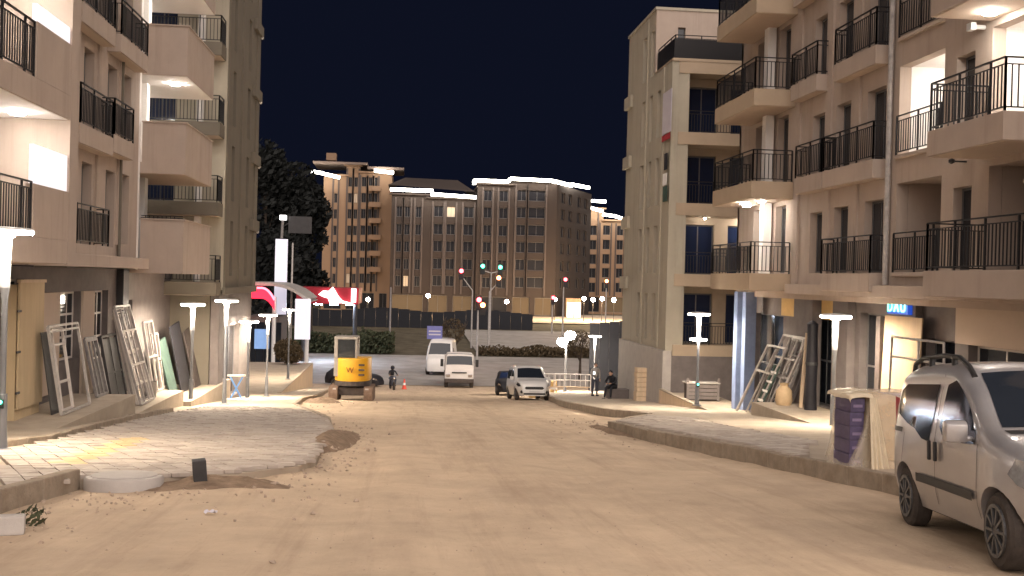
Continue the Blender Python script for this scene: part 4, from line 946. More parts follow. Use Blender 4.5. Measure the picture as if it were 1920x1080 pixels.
def wheel(e, x, y, r, side, w=.19, spokes=10):
    mb = MB(); mb.lathe([(r*.62, -w/2), (r*.9, -w/2), (r, -w/2+.03), (r, w/2-.03), (r*.9, w/2), (r*.62, w/2-.015)], (0, 0, 0), 28, 'y'); o = ob('wheel', mb.mesh('wheel', M['tyre'], smooth=True), e, (x, y, r))
    mb = MB(); mb.lathe([(.03, side*w*.56), (r*.16, side*w*.56), (r*.18, side*w*.5)], n=16, axis='y')
    for k in range(spokes):
        t = 2*math.pi*k/spokes; d = Vector((math.cos(t), 0, math.sin(t))); mb.bar(d*r*.15+Vector((0, side*w*.53, 0)), d*r*.64+Vector((0, side*w*.53, 0)), .03, .022)
    [mb.bar((r*.65*math.cos(k*math.pi/12), side*w*.53, r*.65*math.sin(k*math.pi/12)), (r*.65*math.cos((k+1)*math.pi/12), side*w*.53, r*.65*math.sin((k+1)*math.pi/12)), .025, .03) for k in range(24)]; ob('rim', mb.mesh('rim', M['rim'], smooth=True), o)
    mb = MB(); mb.lathe([(.02, side*w*.505), (r*.63, side*w*.507), (r*.63, side*w*.45)], n=20, axis='y'); ob('brake_disc', mb.mesh('brake_disc', M['black']), o)
    return o
def place(e, rear, fwd_ang, half):
    """rear = outer contact of right rear wheel; fwd_ang = heading (deg, 0 = towards the camera)"""
    a = rad(fwd_ang); fx = Vector((-math.sin(a), -math.cos(a), SL*math.cos(a))).normalized(); up = Vector((0, SL, 1)).normalized(); left = up.cross(fx).normalized(); up = fx.cross(left)
    e.matrix_world = Matrix(((fx.x, left.x, up.x, 0), (fx.y, left.y, up.y, 0), (fx.z, left.z, up.z, 0), (0, 0, 0, 1)))
    e.location = Vector(rear)+left*half
# ---- silver compact van on the right
def silver_van():
    B = Body([(-.68, .80), (-.66, 1.0), (-.62, 1.25), (-.54, 1.50), (-.42, 1.63), (-.1, 1.69), (.6, 1.715), (1.15, 1.70), (1.38, 1.65), (1.6, 1.53), (2.28, 1.12), (2.42, 1.08), (2.75, 1.01), (3.0, .92), (3.14, .82), (3.24, .66), (3.28, .5)], .83,
             fr(-.68, -.4, .04)+fr(-.3, 1.2, .1)+fr(1.26, 2.46, .06)+fr(2.52, 3.28, .04), zb=.25, rc=.17)
    e = thing('parked_van', 'silver compact van with black roof rails parked at the right edge', 'van')
    body = ob('body', B.mesh(M['silver']), e)
    for s in (-1, 1):
        fw_ = ob('front_window', B.panel([(1.04, 1.09), (1.10, 1.50), (1.30, 1.545), (1.52, 1.46), (1.80, 1.29), (1.98, 1.13), (2.04, .99), (1.72, .98), (1.15, 1.02)], 'side', s, 'glass', 'front_window'), e)
        ob('rear_window', B.panel([(.86, 1.50), (-.2, 1.49), (-.36, 1.42), (-.42, 1.30), (-.36, 1.17), (.0, 1.08), (.3, 1.03), (.55, .95), (.78, .93)], 'side', s, 'glass', 'rear_window'), e)
        ob('moulding', B.panel([(.42, .515), (.42, .60), (2.02, .585), (2.02, .50)], 'side', s, 'black', 'moulding', .018), e)
        ob('door_rail', B.panel([(-.56, .985), (-.56, 1.035), (-.12, 1.03), (-.12, .98)], 'side', s, 'black', 'door_rail', .008), e)
        for x0, x1, z0, z1 in ((.945, .957, .34, 1.6), (2.1, 2.112, .36, 1.0), (-.05, -.038, .62, .98)): ob('door_seam', B.panel([(x0, z0), (x1, z0), (x1, z1), (x0, z1)], 'side', s, 'black', 'door_seam', .004), e)
        for xx in (.86, 1.04): 
            mb = MB(); mb.box(xx-.022, xx+.022, s*(B.W(xx, .9)+.012), s*(B.W(xx, .9)+.045), .76, .95); ob('door_handle', mb.mesh('door_handle', M['black'], bevel=.012), e)
        y = s*(B.W(1.95, 1.05)+.02)
        mb = MB(); mb.prism([(1.86, y+s*.03, 1.0), (1.98, y+s*.03, 1.0), (2.0, y+s*.03, 1.16), (1.93, y+s*.03, 1.2), (1.85, y+s*.03, 1.17)], (0, s*.19, 0)); mb.box(1.9, 1.97, y-s*.02, y+s*.05, 1.01, 1.06); mir = ob('mirror', mb.mesh('mirror', M['silver'], bevel=.025, smooth=True), e)
        mb = MB(); mb.box(1.843, 1.85, y+s*.05, y+s*.2, 1.03, 1.15); ob('mirror_glass', mb.mesh('mirror_glass', M['glass']), mir)
        pts = [(-.46, .60, B.ztop(-.46, .6)-.01), (-.36, .61, B.ztop(-.3, .6)+.06), (-.1, .61, B.ztop(-.1, .61)+.085), (.6, .61, B.ztop(.6, .61)+.085), (1.05, .61, B.ztop(1.05, .61)+.07), (1.3, .61, B.ztop(1.3, .61)+.02), (1.5, .63, B.ztop(1.5, .62)+.0)]
        mb = MB()
        for a, b in zip(pts, pts[1:]): mb.tube((a[0], s*a[1], a[2]), (b[0], s*b[1], b[2]), .026, 8)
        for xx in (.2, .9): mb.tube((xx, s*.61, B.ztop(xx, .61)-.01), (xx, s*.61, B.ztop(xx, .61)+.085), .03, 8)
        ob('roof_rail', mb.mesh('roof_rail', M['black'], smooth=True), e)
        hl = ob('headlight', B.panel([(2.72, .80), (2.80, .93), (2.95, .90), (3.10, .78), (3.12, .70), (2.98, .68), (2.84, .72)], 'side', s, 'headglass', 'headlight', .012, .05), e)
        mb = MB(); mb.lathe([(.01, .0), (.05, .012), (.055, .0)], (2.97, s*(B.W(2.97, .78)+.012), .78), 14, 'y'); mb.lathe([(.01, .0), (.035, .012), (.04, .0)], (3.06, s*(B.W(3.06, .74)+.012), .74), 14, 'y'); ob('bulb', mb.mesh('bulb', M['chrome']), hl)
        ob('tail_light', B.panel([(-.66, .95), (-.66, 1.35), (-.56, 1.33), (-.52, .98)], 'side', s, 'red', 'tail_light', .006, .05), e)
    ob('windscreen', B.panel([(1.46, -.56), (2.22, -.66), (2.26, 0), (2.22, .66), (1.46, .56), (1.44, 0)], 'top', 1, 'glass', 'windscreen', .006), e)
    ob('cowl', B.panel([(2.27, -.66), (2.36, -.64), (2.39, 0), (2.36, .64), (2.27, .66), (2.30, 0)], 'top', 1, 'black', 'cowl', .005), e)
    for yy in (-.3, .2): mb = MB(); mb.tube((2.3, yy, B.ztop(2.3, yy)+.02), (1.95, yy+.35, B.ztop(1.95, yy+.35)+.022), .012, 6); ob('wiper', mb.mesh('wiper', M['black']), e)
    mb = MB(); mb.box(-.62, 3.1, -.66, .66, .2, .27); ob('underbody', mb.mesh('underbody', M['black']), e)
    mb = MB(); mb.box(3.255, 3.295, -.45, .45, .32, .46); ob('grille', mb.mesh('grille', M['black'], bevel=.01), e)
    for a in (0, 2.51):
        for s in (-1, 1): wheel(e, a, s*.735, .315, s)
    return e
car1 = silver_van()
a10 = rad(10); place(car1, (4.9+2.51*math.sin(a10), 8.3+2.51*math.cos(a10), G(8.3+2.51*math.cos(a10))-.01), 10, .83)
# ---- white van in the middle distance
def white_van():
    B = Body([(-.82, .85), (-.8, 1.1), (-.72, 1.5), (-.6, 1.68), (-.2, 1.74), (.8, 1.76), (1.3, 1.72), (1.5, 1.62), (2.3, 1.12), (2.5, 1.06), (2.9, .98), (3.12, .86), (3.25, .7), (3.3, .5)], .87, fr(-.82, -.5, .06)+fr(-.4, 1.2, .16)+fr(1.28, 2.5, .1)+fr(2.56, 3.3, .06), zb=.24, rc=.16)
    e = thing('parked_van', 'white compact van facing the camera in mid road', 'van')
    ob('body', B.mesh(M['vanw']), e)
    ob('windscreen', B.panel([(1.52, -.6), (2.28, -.72), (2.32, 0), (2.28, .72), (1.52, .6), (1.5, 0)], 'top', 1, 'glass', 'windscreen', .008), e)
    for s in (-1, 1):
        ob('front_window', B.panel([(1.0, 1.06), (1.05, 1.52), (1.35, 1.55), (1.75, 1.3), (2.05, 1.04)], 'side', s, 'glassb', 'front_window'), e)
        ob('rear_window', B.panel([(.9, 1.06), (.9, 1.52), (-.3, 1.52), (-.45, 1.1)], 'side', s, 'glassb', 'rear_window'), e)
        ob('headlight', B.panel([(2.75, .78), (2.85, .93), (3.05, .86), (3.16, .72), (2.95, .70)], 'side', s, 'chrome', 'headlight', .012, .06), e)
        mb = MB(); mb.lathe([(.02, .03), (.07, .02), (.09, -.04)], (3.22, s*.62, .44), 10, 'x'); ob('fog_lamp', mb.mesh('fog_lamp', M['black']), e)
        y = s*(B.W(1.95, 1.05)); mb = MB(); mb.box(1.9, 2.0, y, y+s*.2, 1.02, 1.2); ob('mirror', mb.mesh('mirror', M['vanw'], bevel=.03), e)
    mb = MB(); mb.prism([(3.262, -.42, .56), (3.262, .42, .56), (3.262, .5, .63), (3.25, .42, .70), (3.25, -.42, .70), (3.262, -.5, .63)], (.03, 0, 0)); ob('grille', mb.mesh('grille', M['black']), e)
    mb = MB(); mb.box(3.29, 3.325, -.55, .55, .30, .38); ob('lower_grille', mb.mesh('lower_grille', M['black']), e)
    mb = MB(); mb.box(3.30, 3.33, -.26, .26, .42, .52); ob('number_plate', mb.mesh('number_plate', M['number']), e)
    for a in (0, 2.5):
        for s in (-1, 1): wheel(e, a, s*.77, .31, s)
    return e
v2 = white_van(); place(v2, (5.15+.6, 54.0+2.5, G(56.5)), -3, .87); v2.location.x = 6.45; v2.location.y = 56.6; v2.location.z = G(56.6)
# ---- low dark car behind it
def dark_car(label):
    B = Body([(-.85, .7), (-.8, .95), (-.6, 1.06), (-.2, 1.36), (.3, 1.44), (.9, 1.45), (1.3, 1.36), (1.95, 1.0), (2.5, .92), (3.0, .82), (3.3, .62), (3.38, .45)], .86, fr(-.85, 3.38, .14), zb=.2, rc=.14, tumble=.3, belt=.9)
    e = thing('parked_car', label, 'car'); ob('body', B.mesh(M['tarp']), e)
    ob('windscreen', B.panel([(1.33, -.55), (1.92, -.66), (1.92, .66), (1.33, .55)], 'top', 1, 'glassb', 'windscreen', .008), e)
    for s in (-1, 1):
        ob('side_window', B.panel([(-.1, .98), (.1, 1.28), (1.1, 1.30), (1.6, .98)], 'side', s, 'glass', 'side_window'), e)
        ob('headlight', B.panel([(2.95, .62), (2.98, .74), (3.2, .66), (3.26, .56)], 'side', s, 'chrome', 'headlight', .012, .06), e)
        for a in (0, 2.6): wheel(e, a, s*.76, .31, s, spokes=5)
    return e
c3 = dark_car('low black car half hidden behind the white van'); place(c3, (5.75, 66, G(66)), 4, .86)
c4 = dark_car('dark car parked behind the yellow excavator'); c4.location = (-4.7, 80, G(80)); c4.rotation_euler = (0, 0, rad(-20))
# ---- white lorry and the taller box van behind it
def lorry():
    e = thing('lorry', 'white flatbed lorry facing the camera beside the junction', 'lorry')
    B = Body([(0, 2.15), (.9, 2.2), (1.25, 2.1), (1.5, 1.45), (1.62, 1.1), (1.66, .6)], .98, fr(0, 1.66, .1), zb=.5, rc=.12, ftap=(1.0, .8, .06), rtap=(-1, .3, 0), tumble=.06, belt=1.1, axles=(.85,), wr=.42)
    ob('cab', B.mesh(M['truckw']), e)
    ob('windscreen', B.panel([(1.2, -.82), (1.5, -.88), (1.5, .88), (1.2, .82)], 'top', 1, 'glass', 'windscreen', .012), e)
    for s in (-1, 1):
        ob('side_window', B.panel([(.35, 1.35), (.35, 1.9), (1.05, 1.9), (1.2, 1.35)], 'side', s, 'glassb', 'side_window', .012), e)
        mb = MB(); mb.box(1.4, 1.55, s*1.08, s*1.28, 1.35, 1.8); ob('mirror', mb.mesh('mirror', M['black'], bevel=.03), e)
        mb = MB(); mb.box(1.6, 1.69, s*.6, s*.88, .72, .9); ob('headlight', mb.mesh('headlight', M['chrome'], bevel=.02), e)
    mb = MB(); mb.box(1.62, 1.76, -.98, .98, .38, .62); ob('bumper', mb.mesh('bumper', M['mdark'], bevel=.03), e)
    mb = MB(); mb.box(1.66, 1.69, -.5, .5, .95, 1.03); ob('grille', mb.mesh('grille', M['black']), e)
    mb = MB(); mb.box(-3.6, -.1, -1.02, 1.02, .85, 1.0); mb.box(-3.6, .1, -.45, .45, .55, .85); ob('chassis', mb.mesh('chassis', M['mdark']), e)
    for s in (-1, 1): mb = MB(); mb.box(-3.6, -.1, s*.98, s*1.03, 1.0, 1.45); ob('side_board', mb.mesh('side_board', M['truckw']), e)
    mb = MB(); mb.box(-.14, -.06, -1.0, 1.0, 1.0, 2.0); ob('headboard', mb.mesh('headboard', M['truckw']), e)
    for a in (.85, -2.4):
        for s in (-1, 1): wheel(e, a, s*.85, .42, s, .25, 6)
    return e
t1 = lorry(); t1.matrix_world = Matrix.Identity(4); t1.rotation_euler = (0, 0, rad(-92)); p = S(861, 700, 80); t1.location = (p.x, 80.5, G(80.5)+.03); t1.scale = (1.1, 1.1, 1.2)
def box_van():
    e = thing('box_van', 'tall white box van half hidden behind the lorry', 'van')
    B = Body([(-1.2, 2.5), (-1.1, 2.62), (1.3, 2.64), (1.75, 2.45), (2.45, 1.45), (2.9, 1.2), (3.1, .7)], 1.0, fr(-1.2, 3.1, .15), zb=.3, rc=.2, ftap=(2.2, .9, .2), tumble=.05, belt=1.2, axles=(0, 2.3), wr=.36)
    ob('body', B.mesh(M['vanw']), e); ob('windscreen', B.panel([(1.85, -.75), (2.4, -.85), (2.4, .85), (1.85, .75)], 'top', 1, 'glass', 'windscreen', .01), e)
    for s in (-1, 1):
        ob('side_window', B.panel([(1.2, 1.5), (1.2, 2.0), (1.7, 2.0), (2.1, 1.5)], 'side', s, 'glassb', 'side_window'), e)
        for a in (0, 2.3): wheel(e, a, s*.88, .36, s, .22, 6)
    return e
t2 = box_van(); t2.rotation_euler = (0, 0, rad(-100)); p = S(832, 690, 92); t2.location = (p.x, 93, G(93)+.03); t2.scale = (1.1, 1.12, 1.12)
# ---- mini excavator seen from behind
ex = thing('mini_excavator', 'yellow mini excavator with a W emblem seen from behind', 'excavator', (S(660, 750, 50.5).x, 50.5, G(50.5)), rz=rad(-2))
for s in (-1, 1):
    mb = MB(); n = 14; prof = []
    for i in range(n):
        t = math.pi/2+math.pi*i/(n-1); prof.append((-.75+.29*math.cos(t), .29+.29*math.sin(t)))
    for i in range(n):
        t = -math.pi/2+math.pi*i/(n-1); prof.append((.95+.29*math.cos(t), .29+.29*math.sin(t)))
    mb.prism([(s*.80-.19, y, z) for y, z in prof], (.38, 0, 0)); tr = ob('track', mb.mesh('track', M['rubber'], bevel=.02), ex)
    mb = MB()
    for i in range(len(prof)):
        a, b = prof[i], prof[(i+1) % len(prof)]; k = max(1, int(math.hypot(b[0]-a[0], b[1]-a[1])/.13))
        for j in range(k): t = (j+.5)/k; y, z = a[0]+(b[0]-a[0])*t, a[1]+(b[1]-a[1])*t; mb.box(s*.80-.2, s*.80+.2, y-.025, y+.025, z-.02, z+.02)
    ob('track_lugs', mb.mesh('track_lugs', M['rubber']), tr)
    mb = MB(); mb.box(s*.74-.08, s*.74+.08, -.98, -.86, .42, .56); ob('track_guard', mb.mesh('track_guard', M['galv'], bevel=.03), ex)
mb = MB(); mb.box(-.6, .6, -.5, .7, .25, .55); mb.lathe([(.42, .55), (.42, .61)], (0, .1, 0), 20); ob('undercarriage', mb.mesh('undercarriage', M['mdark'], bevel=.02), ex)
mb = MB(); mb.box(-.75, .75, 1.35, 1.45, .05, .45); mb.box(-.5, -.4, .7, 1.36, .2, .3); mb.box(.4, .5, .7, 1.36, .2, .3); ob('dozer_blade', mb.mesh('dozer_blade', M['mdark']), ex)
mb = MB(); pts = []
for i in range(13):
    t = math.pi+math.pi*i/12; pts.append((.84*math.cos(t), .1+.98*math.sin(t)*.92))
pts += [(.84, .9), (-.84, .9)]
mb.prism([(x, y, .62) for x, y in pts], (0, 0, .19)); ob('slew_frame', mb.mesh('slew_frame', M['mdark'], bevel=.02), ex)
mb = MB(); mb.prism([(x*.99, y, .81) for x, y in pts], (0, 0, .94)); hood = ob('engine_hood', mb.mesh('engine_hood', M['yellow'], bevel=.05, smooth=True), ex)
te = text_mesh('W', .34, mat('emblem_brown', (.16, .05, .01), .5, 0), .01); ob('emblem', te, hood, (-.06, -.83, 1.27), (rad(90), 0, 0))
for k in range(3): mb = MB(); mb.box(.33, .60, -.83+.012*k, -.73, 1.06+.2*k, 1.13+.2*k); ob('vent_slot', mb.mesh('vent_slot', M['mdark'], bevel=.01), hood)
cx0, cx1, cy0, cy1, cz0, cz1 = -.84, .22, -.45, .85, 1.0, 2.62
cab = ob('cab', (lambda m: m.box(cx0, cx1, cy0, cy1, cz1-.1, cz1).box(cx0, cx0+.16, cy0, cy0+.1, cz0, cz1-.1).box(cx1-.09, cx1, cy0, cy0+.1, cz0, cz1-.1).box(cx0, cx0+.09, cy1-.09, cy1, cz0, cz1-.1).box(cx1-.09, cx1, cy1-.09, cy1, cz0, cz1-.1).box(cx0+.16, cx1-.09, cy0, cy0+.08, cz0, cz0+.72))(MB()).mesh('cab', M['mgrey'], bevel=.015), ex)
mb = MB(); mb.box(cx0+.165, cx1-.095, cy0+.03, cy0+.045, cz0+.73, cz1-.11); ob('rear_glass', mb.mesh('rear_glass', mat('cab_glass', (.03, .035, .04), .08, 0, spec=.6, alpha=.8)), cab)
mb = MB(); mb.box(cx0+.3, cx1-.3, cy0+.35, cy0+.5, cz0+.3, cz0+1.0); mb.box(cx0+.28, cx1-.28, cy0+.35, cy0+.85, cz0+.2, cz0+.35); ob('seat', mb.mesh('seat', M['black'], bevel=.05), cab)
mb = MB(); mb.prism([(.32, .85, .75), (.32, .85, 1.05), (.32, 1.6, 1.4), (.32, 2.6, 1.3), (.32, 2.55, 1.1), (.32, 1.65, 1.15)], (.22, 0, 0)); ob('boom', mb.mesh('boom', M['yellow'], bevel=.02), ex)
mb = MB(); mb.prism([(.35, 2.45, 1.25), (.35, 2.7, 1.3), (.35, 2.6, .4), (.35, 2.45, .4)], (.16, 0, 0)); arm = ob('arm', mb.mesh('arm', M['yellow'], bevel=.02), ex)
mb = MB(); mb.prism([(.15, 2.45, .5), (.15, 2.75, .5), (.15, 2.7, .1), (.15, 2.3, .05), (.15, 2.15, .25)], (.55, 0, 0)); ob('bucket', mb.mesh('bucket', M['mdark'], bevel=.02), ex)
ex.scale = (1.0, 1.0, 1.14)
# ================================================================== people
def skin_body(name, joints, edges, m, parent):
    me = bpy.data.meshes.new(name); me.from_pydata([j[:3] for j in joints], edges, [])
    o_ = bpy.data.objects.new('tmp', me); COL.objects.link(o_)
    md = o_.modifiers.new('s', 'SKIN'); 
    for i, j in enumerate(joints): me.skin_vertices[0].data[i].radius = (j[3], j[3] if len(j) < 5 else j[4])
    me.skin_vertices[0].data[0].use_root = True; md.use_smooth_shade = True
    o_.modifiers.new('d', 'SUBSURF').levels = 1
    dg = bpy.context.evaluated_depsgraph_get(); out = bpy.data.meshes.new_from_object(o_.evaluated_get(dg)); bpy.data.objects.remove(o_)
    out.materials.clear(); out.materials.append(M[m]); out.name = name
    for p in out.polygons: p.use_smooth = True; p.material_index = 0
    return ob(name, out, parent)
def head(parent, c, face=(0, -1)):
    mb = MB(); c = Vector(c); mb.lathe([(.03, -.12), (.065, -.10), (.082, -.04), (.088, .02), (.07, .08), (.02, .11)], c, 14); hd = ob('head', mb.mesh('head', M['skin'], smooth=True), parent)
    mb = MB(); mb.lathe([(.085, .0), (.094, .04), (.078, .09), (.02, .122)], c+Vector((0, .012, 0)), 14); ob('hair', mb.mesh('hair', M['cloth_d'], smooth=True), hd)
    d = Vector((face[0], face[1], 0)).normalized(); n_ = d.cross(Vector((0, 0, 1)))
    mb = MB(); mb.tube(c+d*.08+Vector((0, 0, .0)), c+d*.105+Vector((0, 0, -.025)), .012, 6); [mb.tube(c+n_*s*.085+Vector((0, 0, .01)), c+n_*s*.095-Vector((0, 0, .03)), .018, 6) for s in (-1, 1)]; ob('face', mb.mesh('face', M['skin']), hd)
def hand(parent, p, d):
    p = Vector(p); d = Vector(d).normalized(); s = d.orthogonal().normalized(); mb = MB(); mb.tube(p, p+d*.08, .032, 8, .036)
    for k in range(4): mb.tube(p+d*.08+s*(k-1.5)*.017, p+d*(.13+.02*(k in (1, 2)))+s*(k-1.5)*.018, .009, 5)
    mb.tube(p+d*.03+s*.03, p+d*.085+s*.06, .01, 5); return ob('hand', mb.mesh('hand', M['skin']), parent)
pz = gpx(1112, 745, OR); pz = Vector((10.05, 55.2, G(55.2)+OR))
e = thing('person', 'person in dark trousers and grey top standing by the corner block', 'person', pz, rz=rad(10))
skin_body('body', [(0, 0, .95, .16, .11), (0, 0, 1.2, .16, .11), (0, 0, 1.40, .17, .10), (0, .0, 1.5, .06), (.2, 0, 1.40, .06), (.25, .02, 1.12, .048), (.2, -.12, .92, .038), (-.2, 0, 1.40, .06), (-.26, -.03, 1.12, .048), (-.2, -.28, 1.18, .038)], [(0, 1), (1, 2), (2, 3), (2, 4), (4, 5), (5, 6), (2, 7), (7, 8), (8, 9)], 'mgrey', e)
skin_body('trousers', [(0, 0, .96, .16, .11), (.1, 0, .85, .10), (.11, -.02, .48, .075), (.11, .02, .1, .05), (-.1, 0, .85, .10), (-.12, .03, .48, .075), (-.13, .05, .1, .05)], [(0, 1), (1, 2), (2, 3), (0, 4), (4, 5), (5, 6)], 'cloth_j', e)
for x, y in ((.11, .0), (-.13, .03)): mb = MB(); mb.box(x-.05, x+.05, y-.2, y+.08, 0, .09); ob('shoe', mb.mesh('shoe', M['cloth_d'], bevel=.03), e)
head(e, (0, -.01, 1.63)); hand(e, (.2, -.13, .92), (0, -.3, -1)); hand(e, (-.2, -.29, 1.18), (.1, -1, .3))
ph = tag(ob('phone', MB().box(-.05, .05, -.01, .01, -.08, .08).mesh('phone', M['logo'], bevel=.006), None, pz+Vector((-.16, -.5, 1.25))), 'glowing phone in the hand of the standing person', 'phone')
blk = Vector((10.45, 51.0, G(51.2)+OR)); bx_ = MB(); bx_.box(-.55, .55, -.4, .4, 0, .5)
tag(ob('concrete_block', bx_.mesh('concrete_block', M['stone'], bevel=.03), None, blk), 'grey concrete block that the seated person sits on', 'block')
e = thing('person', 'person in dark clothes sitting hunched on a concrete block', 'person', blk+Vector((-.3, 0, 0)), rz=rad(-35))
skin_body('body', [(0, .05, .62, .16, .12), (0, -.02, .85, .16, .12), (0, -.14, 1.05, .17, .11), (0, -.2, 1.15, .06), (.2, -.12, 1.04, .06), (.26, -.25, .82, .048), (.12, -.48, .78, .038), (-.2, -.12, 1.04, .06), (-.26, -.25, .82, .048), (-.08, -.48, .78, .038)], [(0, 1), (1, 2), (2, 3), (2, 4), (4, 5), (5, 6), (2, 7), (7, 8), (8, 9)], 'cloth_d', e)
skin_body('trousers', [(0, .05, .6, .16, .12), (.1, -.05, .58, .10), (.13, -.48, .56, .075), (.13, -.52, .1, .05), (-.1, -.05, .58, .10), (-.14, -.46, .56, .075), (-.15, -.62, .1, .05)], [(0, 1), (1, 2), (2, 3), (0, 4), (4, 5), (5, 6)], 'cloth_d', e)
for x, y in ((.13, -.58), (-.15, -.68)): mb = MB(); mb.box(x-.05, x+.05, y-.15, y+.1, 0, .09); ob('shoe', mb.mesh('shoe', M['cloth_d'], bevel=.03), e)
head(e, (0, -.27, 1.26)); hand(e, (.12, -.48, .78), (-.5, -1, 0)); hand(e, (-.08, -.48, .78), (.5, -1, 0))
# motorbike and rider
mbk = Vector((-.72, 74.5, G(74.5)))
e = thing('motorbike', 'small dark motorbike ridden across the junction', 'motorbike', mbk, rz=rad(12))
for y in (-.62, .62): mb = MB(); mb.lathe([(.2, -.05), (.29, -.05), (.3, 0), (.29, .05), (.2, .05)], (0, y, .3), 18, 'x'); w_ = ob('wheel', mb.mesh('wheel', M['tyre']), e); mb = MB(); mb.lathe([(.03, -.03), (.2, -.02), (.2, .02), (.03, .03)], (0, y, .3), 12, 'x'); ob('rim', mb.mesh('rim', M['galv']), w_)
mb = MB(); mb.box(-.13, .13, -.35, .3, .35, .65); mb.prism([(-.15, -.45, .3), (-.15, -.62, .95), (-.15, -.5, .98), (-.15, -.3, .4)], (.3, 0, 0)); ob('fairing', mb.mesh('fairing', M['cloth_j'], bevel=.03), e)
mb = MB(); mb.box(-.14, .14, -.15, .65, .68, .8); ob('seat', mb.mesh('seat', M['black'], bevel=.04), e)
mb = MB(); mb.tube((-.33, -.48, 1.02), (.33, -.48, 1.02), .016, 6); mb.tube((0, -.62, .3), (0, -.48, 1.02), .03, 6); ob('handlebar', mb.mesh('handlebar', M['galvd']), e)
mb = MB(); mb.lathe([(.03, -.04), (.08, -.02), (.08, .02)], (0, -.63, .85), 12, 'y'); ob('headlamp', mb.mesh('headlamp', M['chrome']), e)
e = thing('person', 'helmeted rider in dark clothes on the motorbike', 'person', mbk, rz=rad(12))
skin_body('body', [(0, .2, .86, .15, .12), (0, .12, 1.1, .16, .12), (0, .05, 1.3, .17, .11), (0, .02, 1.4, .06), (.2, .04, 1.29, .06), (.27, -.15, 1.12, .048), (.28, -.45, 1.06, .038), (-.2, .04, 1.29, .06), (-.27, -.15, 1.12, .048), (-.28, -.45, 1.06, .038)], [(0, 1), (1, 2), (2, 3), (2, 4), (4, 5), (5, 6), (2, 7), (7, 8), (8, 9)], 'cloth_d', e)
skin_body('trousers', [(0, .2, .85, .15, .12), (.12, .1, .82, .09), (.2, -.25, .75, .07), (.17, -.1, .35, .05), (-.12, .1, .82, .09), (-.2, -.25, .75, .07), (-.17, -.1, .35, .05)], [(0, 1), (1, 2), (2, 3), (0, 4), (4, 5), (5, 6)], 'cloth_j', e)
mb = MB(); mb.lathe([(.08, -.14), (.13, -.08), (.145, .02), (.11, .11), (.03, .15)], (0, -.02, 1.54), 14); hm = ob('helmet', mb.mesh('helmet', M['black'], smooth=True), e); mb = MB(); mb.box(-.09, .09, -.165, -.12, 1.5, 1.58); ob('visor', mb.mesh('visor', M['glassb'], bevel=.01), hm)
for s in (-1, 1): hand(e, (s*.28, -.44, 1.06), (0, -1, -.2)); mb = MB(); mb.box(s*.17-.05, s*.17+.05, -.25, .03, .27, .36); ob('shoe', mb.mesh('shoe', M['cloth_d'], bevel=.03), e)
# ================================================================== things along the left shops
def lean_frame(label, x, y0, y1, z0, h, lean, cross=(.5,), verts=0, m='galv', w=.06, group='metal frames leaning on the left shops', name='metal_frame', sgn=-1, skew=0, infill=None):
    """rectangular frame standing on (x, y0..y1), its top leaning by lean metres towards the wall"""
    e = thing(name, label, 'frame', (x, (y0+y1)/2, z0), group=group); hw = (y1-y0)/2
    T = lambda v, t: Vector((sgn*lean*t, v*hw*(1-.0*t)+skew*t, h*t))
    for s in (-1, 1): mb = MB(); mb.bar(T(s, 0)+Vector((0, 0, .03)), T(s, 1), w, w); ob('upright', mb.mesh('upright', M[m]), e)
    for c in (.012, *cross, .99): mb = MB(); mb.bar(T(-1, c)+Vector((0, w/2, .02)), T(1, c)+Vector((0, -w/2, .02)), w*.9, w*.9); ob('rail', mb.mesh('rail', M[m]), e)
    for k in range(verts):
        v = -1+2*(k+1)/(verts+1); mb = MB(); mb.bar(T(v, .03), T(v, .97), w*.7, w*.7); ob('bar', mb.mesh('bar', M[m]), e)
    if infill: 
        mb = MB(); a, b, c, d = T(-.9, .03), T(.9, .03), T(.9, .96), T(-.9, .96); mb.prism([a, b, c, d], (-.012*sgn, 0, 0)); ob('infill', mb.mesh('infill', M[infill]), e)
    return e
ZL1, ZL2, ZL3 = -1.82, -2.38, -2.76
terrace('terrace_left', -8.94, -7.25, 22.2, 30.0, ZL1); terrace('terrace_left', -8.94, -7.25, 30.02, 36.4, ZL2); terrace('terrace_left', -8.94, -7.0, 36.42, 44.5, ZL3)
lean_frame('pale door frame leaning nearest on the left with a dark panel inside', -7.75, 25.3, 27.5, ZL1, 2.05, .35, (.93,), 0)
lean_frame('narrow white frame standing inside the pale door frame', -7.95, 26.0, 26.8, ZL1, 1.95, .3, (.35, .8), 0, 'framew')
tag(ob('panel_sheet', MB().prism([(0, -.25, 0), (0, .25, 0), (-.28, .25, 1.9), (-.28, -.25, 1.9)], (-.03, 0, 0)).mesh('panel_sheet', M['steeld']), None, (-8.02, 25.75, ZL1)), 'dark sheet leaning behind the pale door frame', 'sheet')
lean_frame('dark slatted frame leaning left of the scaffold frames', -8.0, 29.0, 30.0, ZL1, 1.55, .35, (.95,), 2, 'galvd', .07)
lean_frame('dark glazed frame behind the scaffold stack on the left', -7.9, 30.3, 31.8, ZL2, 2.1, .4, (.5,), 1, 'steeld', .07, infill='steeld')
for i, (dy, ln, sk, t) in enumerate(((0, .75, .25, 'outermost'), (.16, .68, .2, 'second'), (.3, .6, .15, 'third'), (.45, .5, .1, 'innermost'))):
    lean_frame('%s of the four pale scaffold frames stacked on the left shop wall' % t, -7.55-.13*i, 31.9+dy, 33.5+dy, ZL2, 2.9-.1*i, ln, (.4, .74) if i % 2 == 0 else (.2, .55, .74), 2 if i in (0, 2) else 1, 'galv' if i % 2 == 0 else 'framew', .065, sk and 'metal frames leaning on the left shops', skew=-sk)
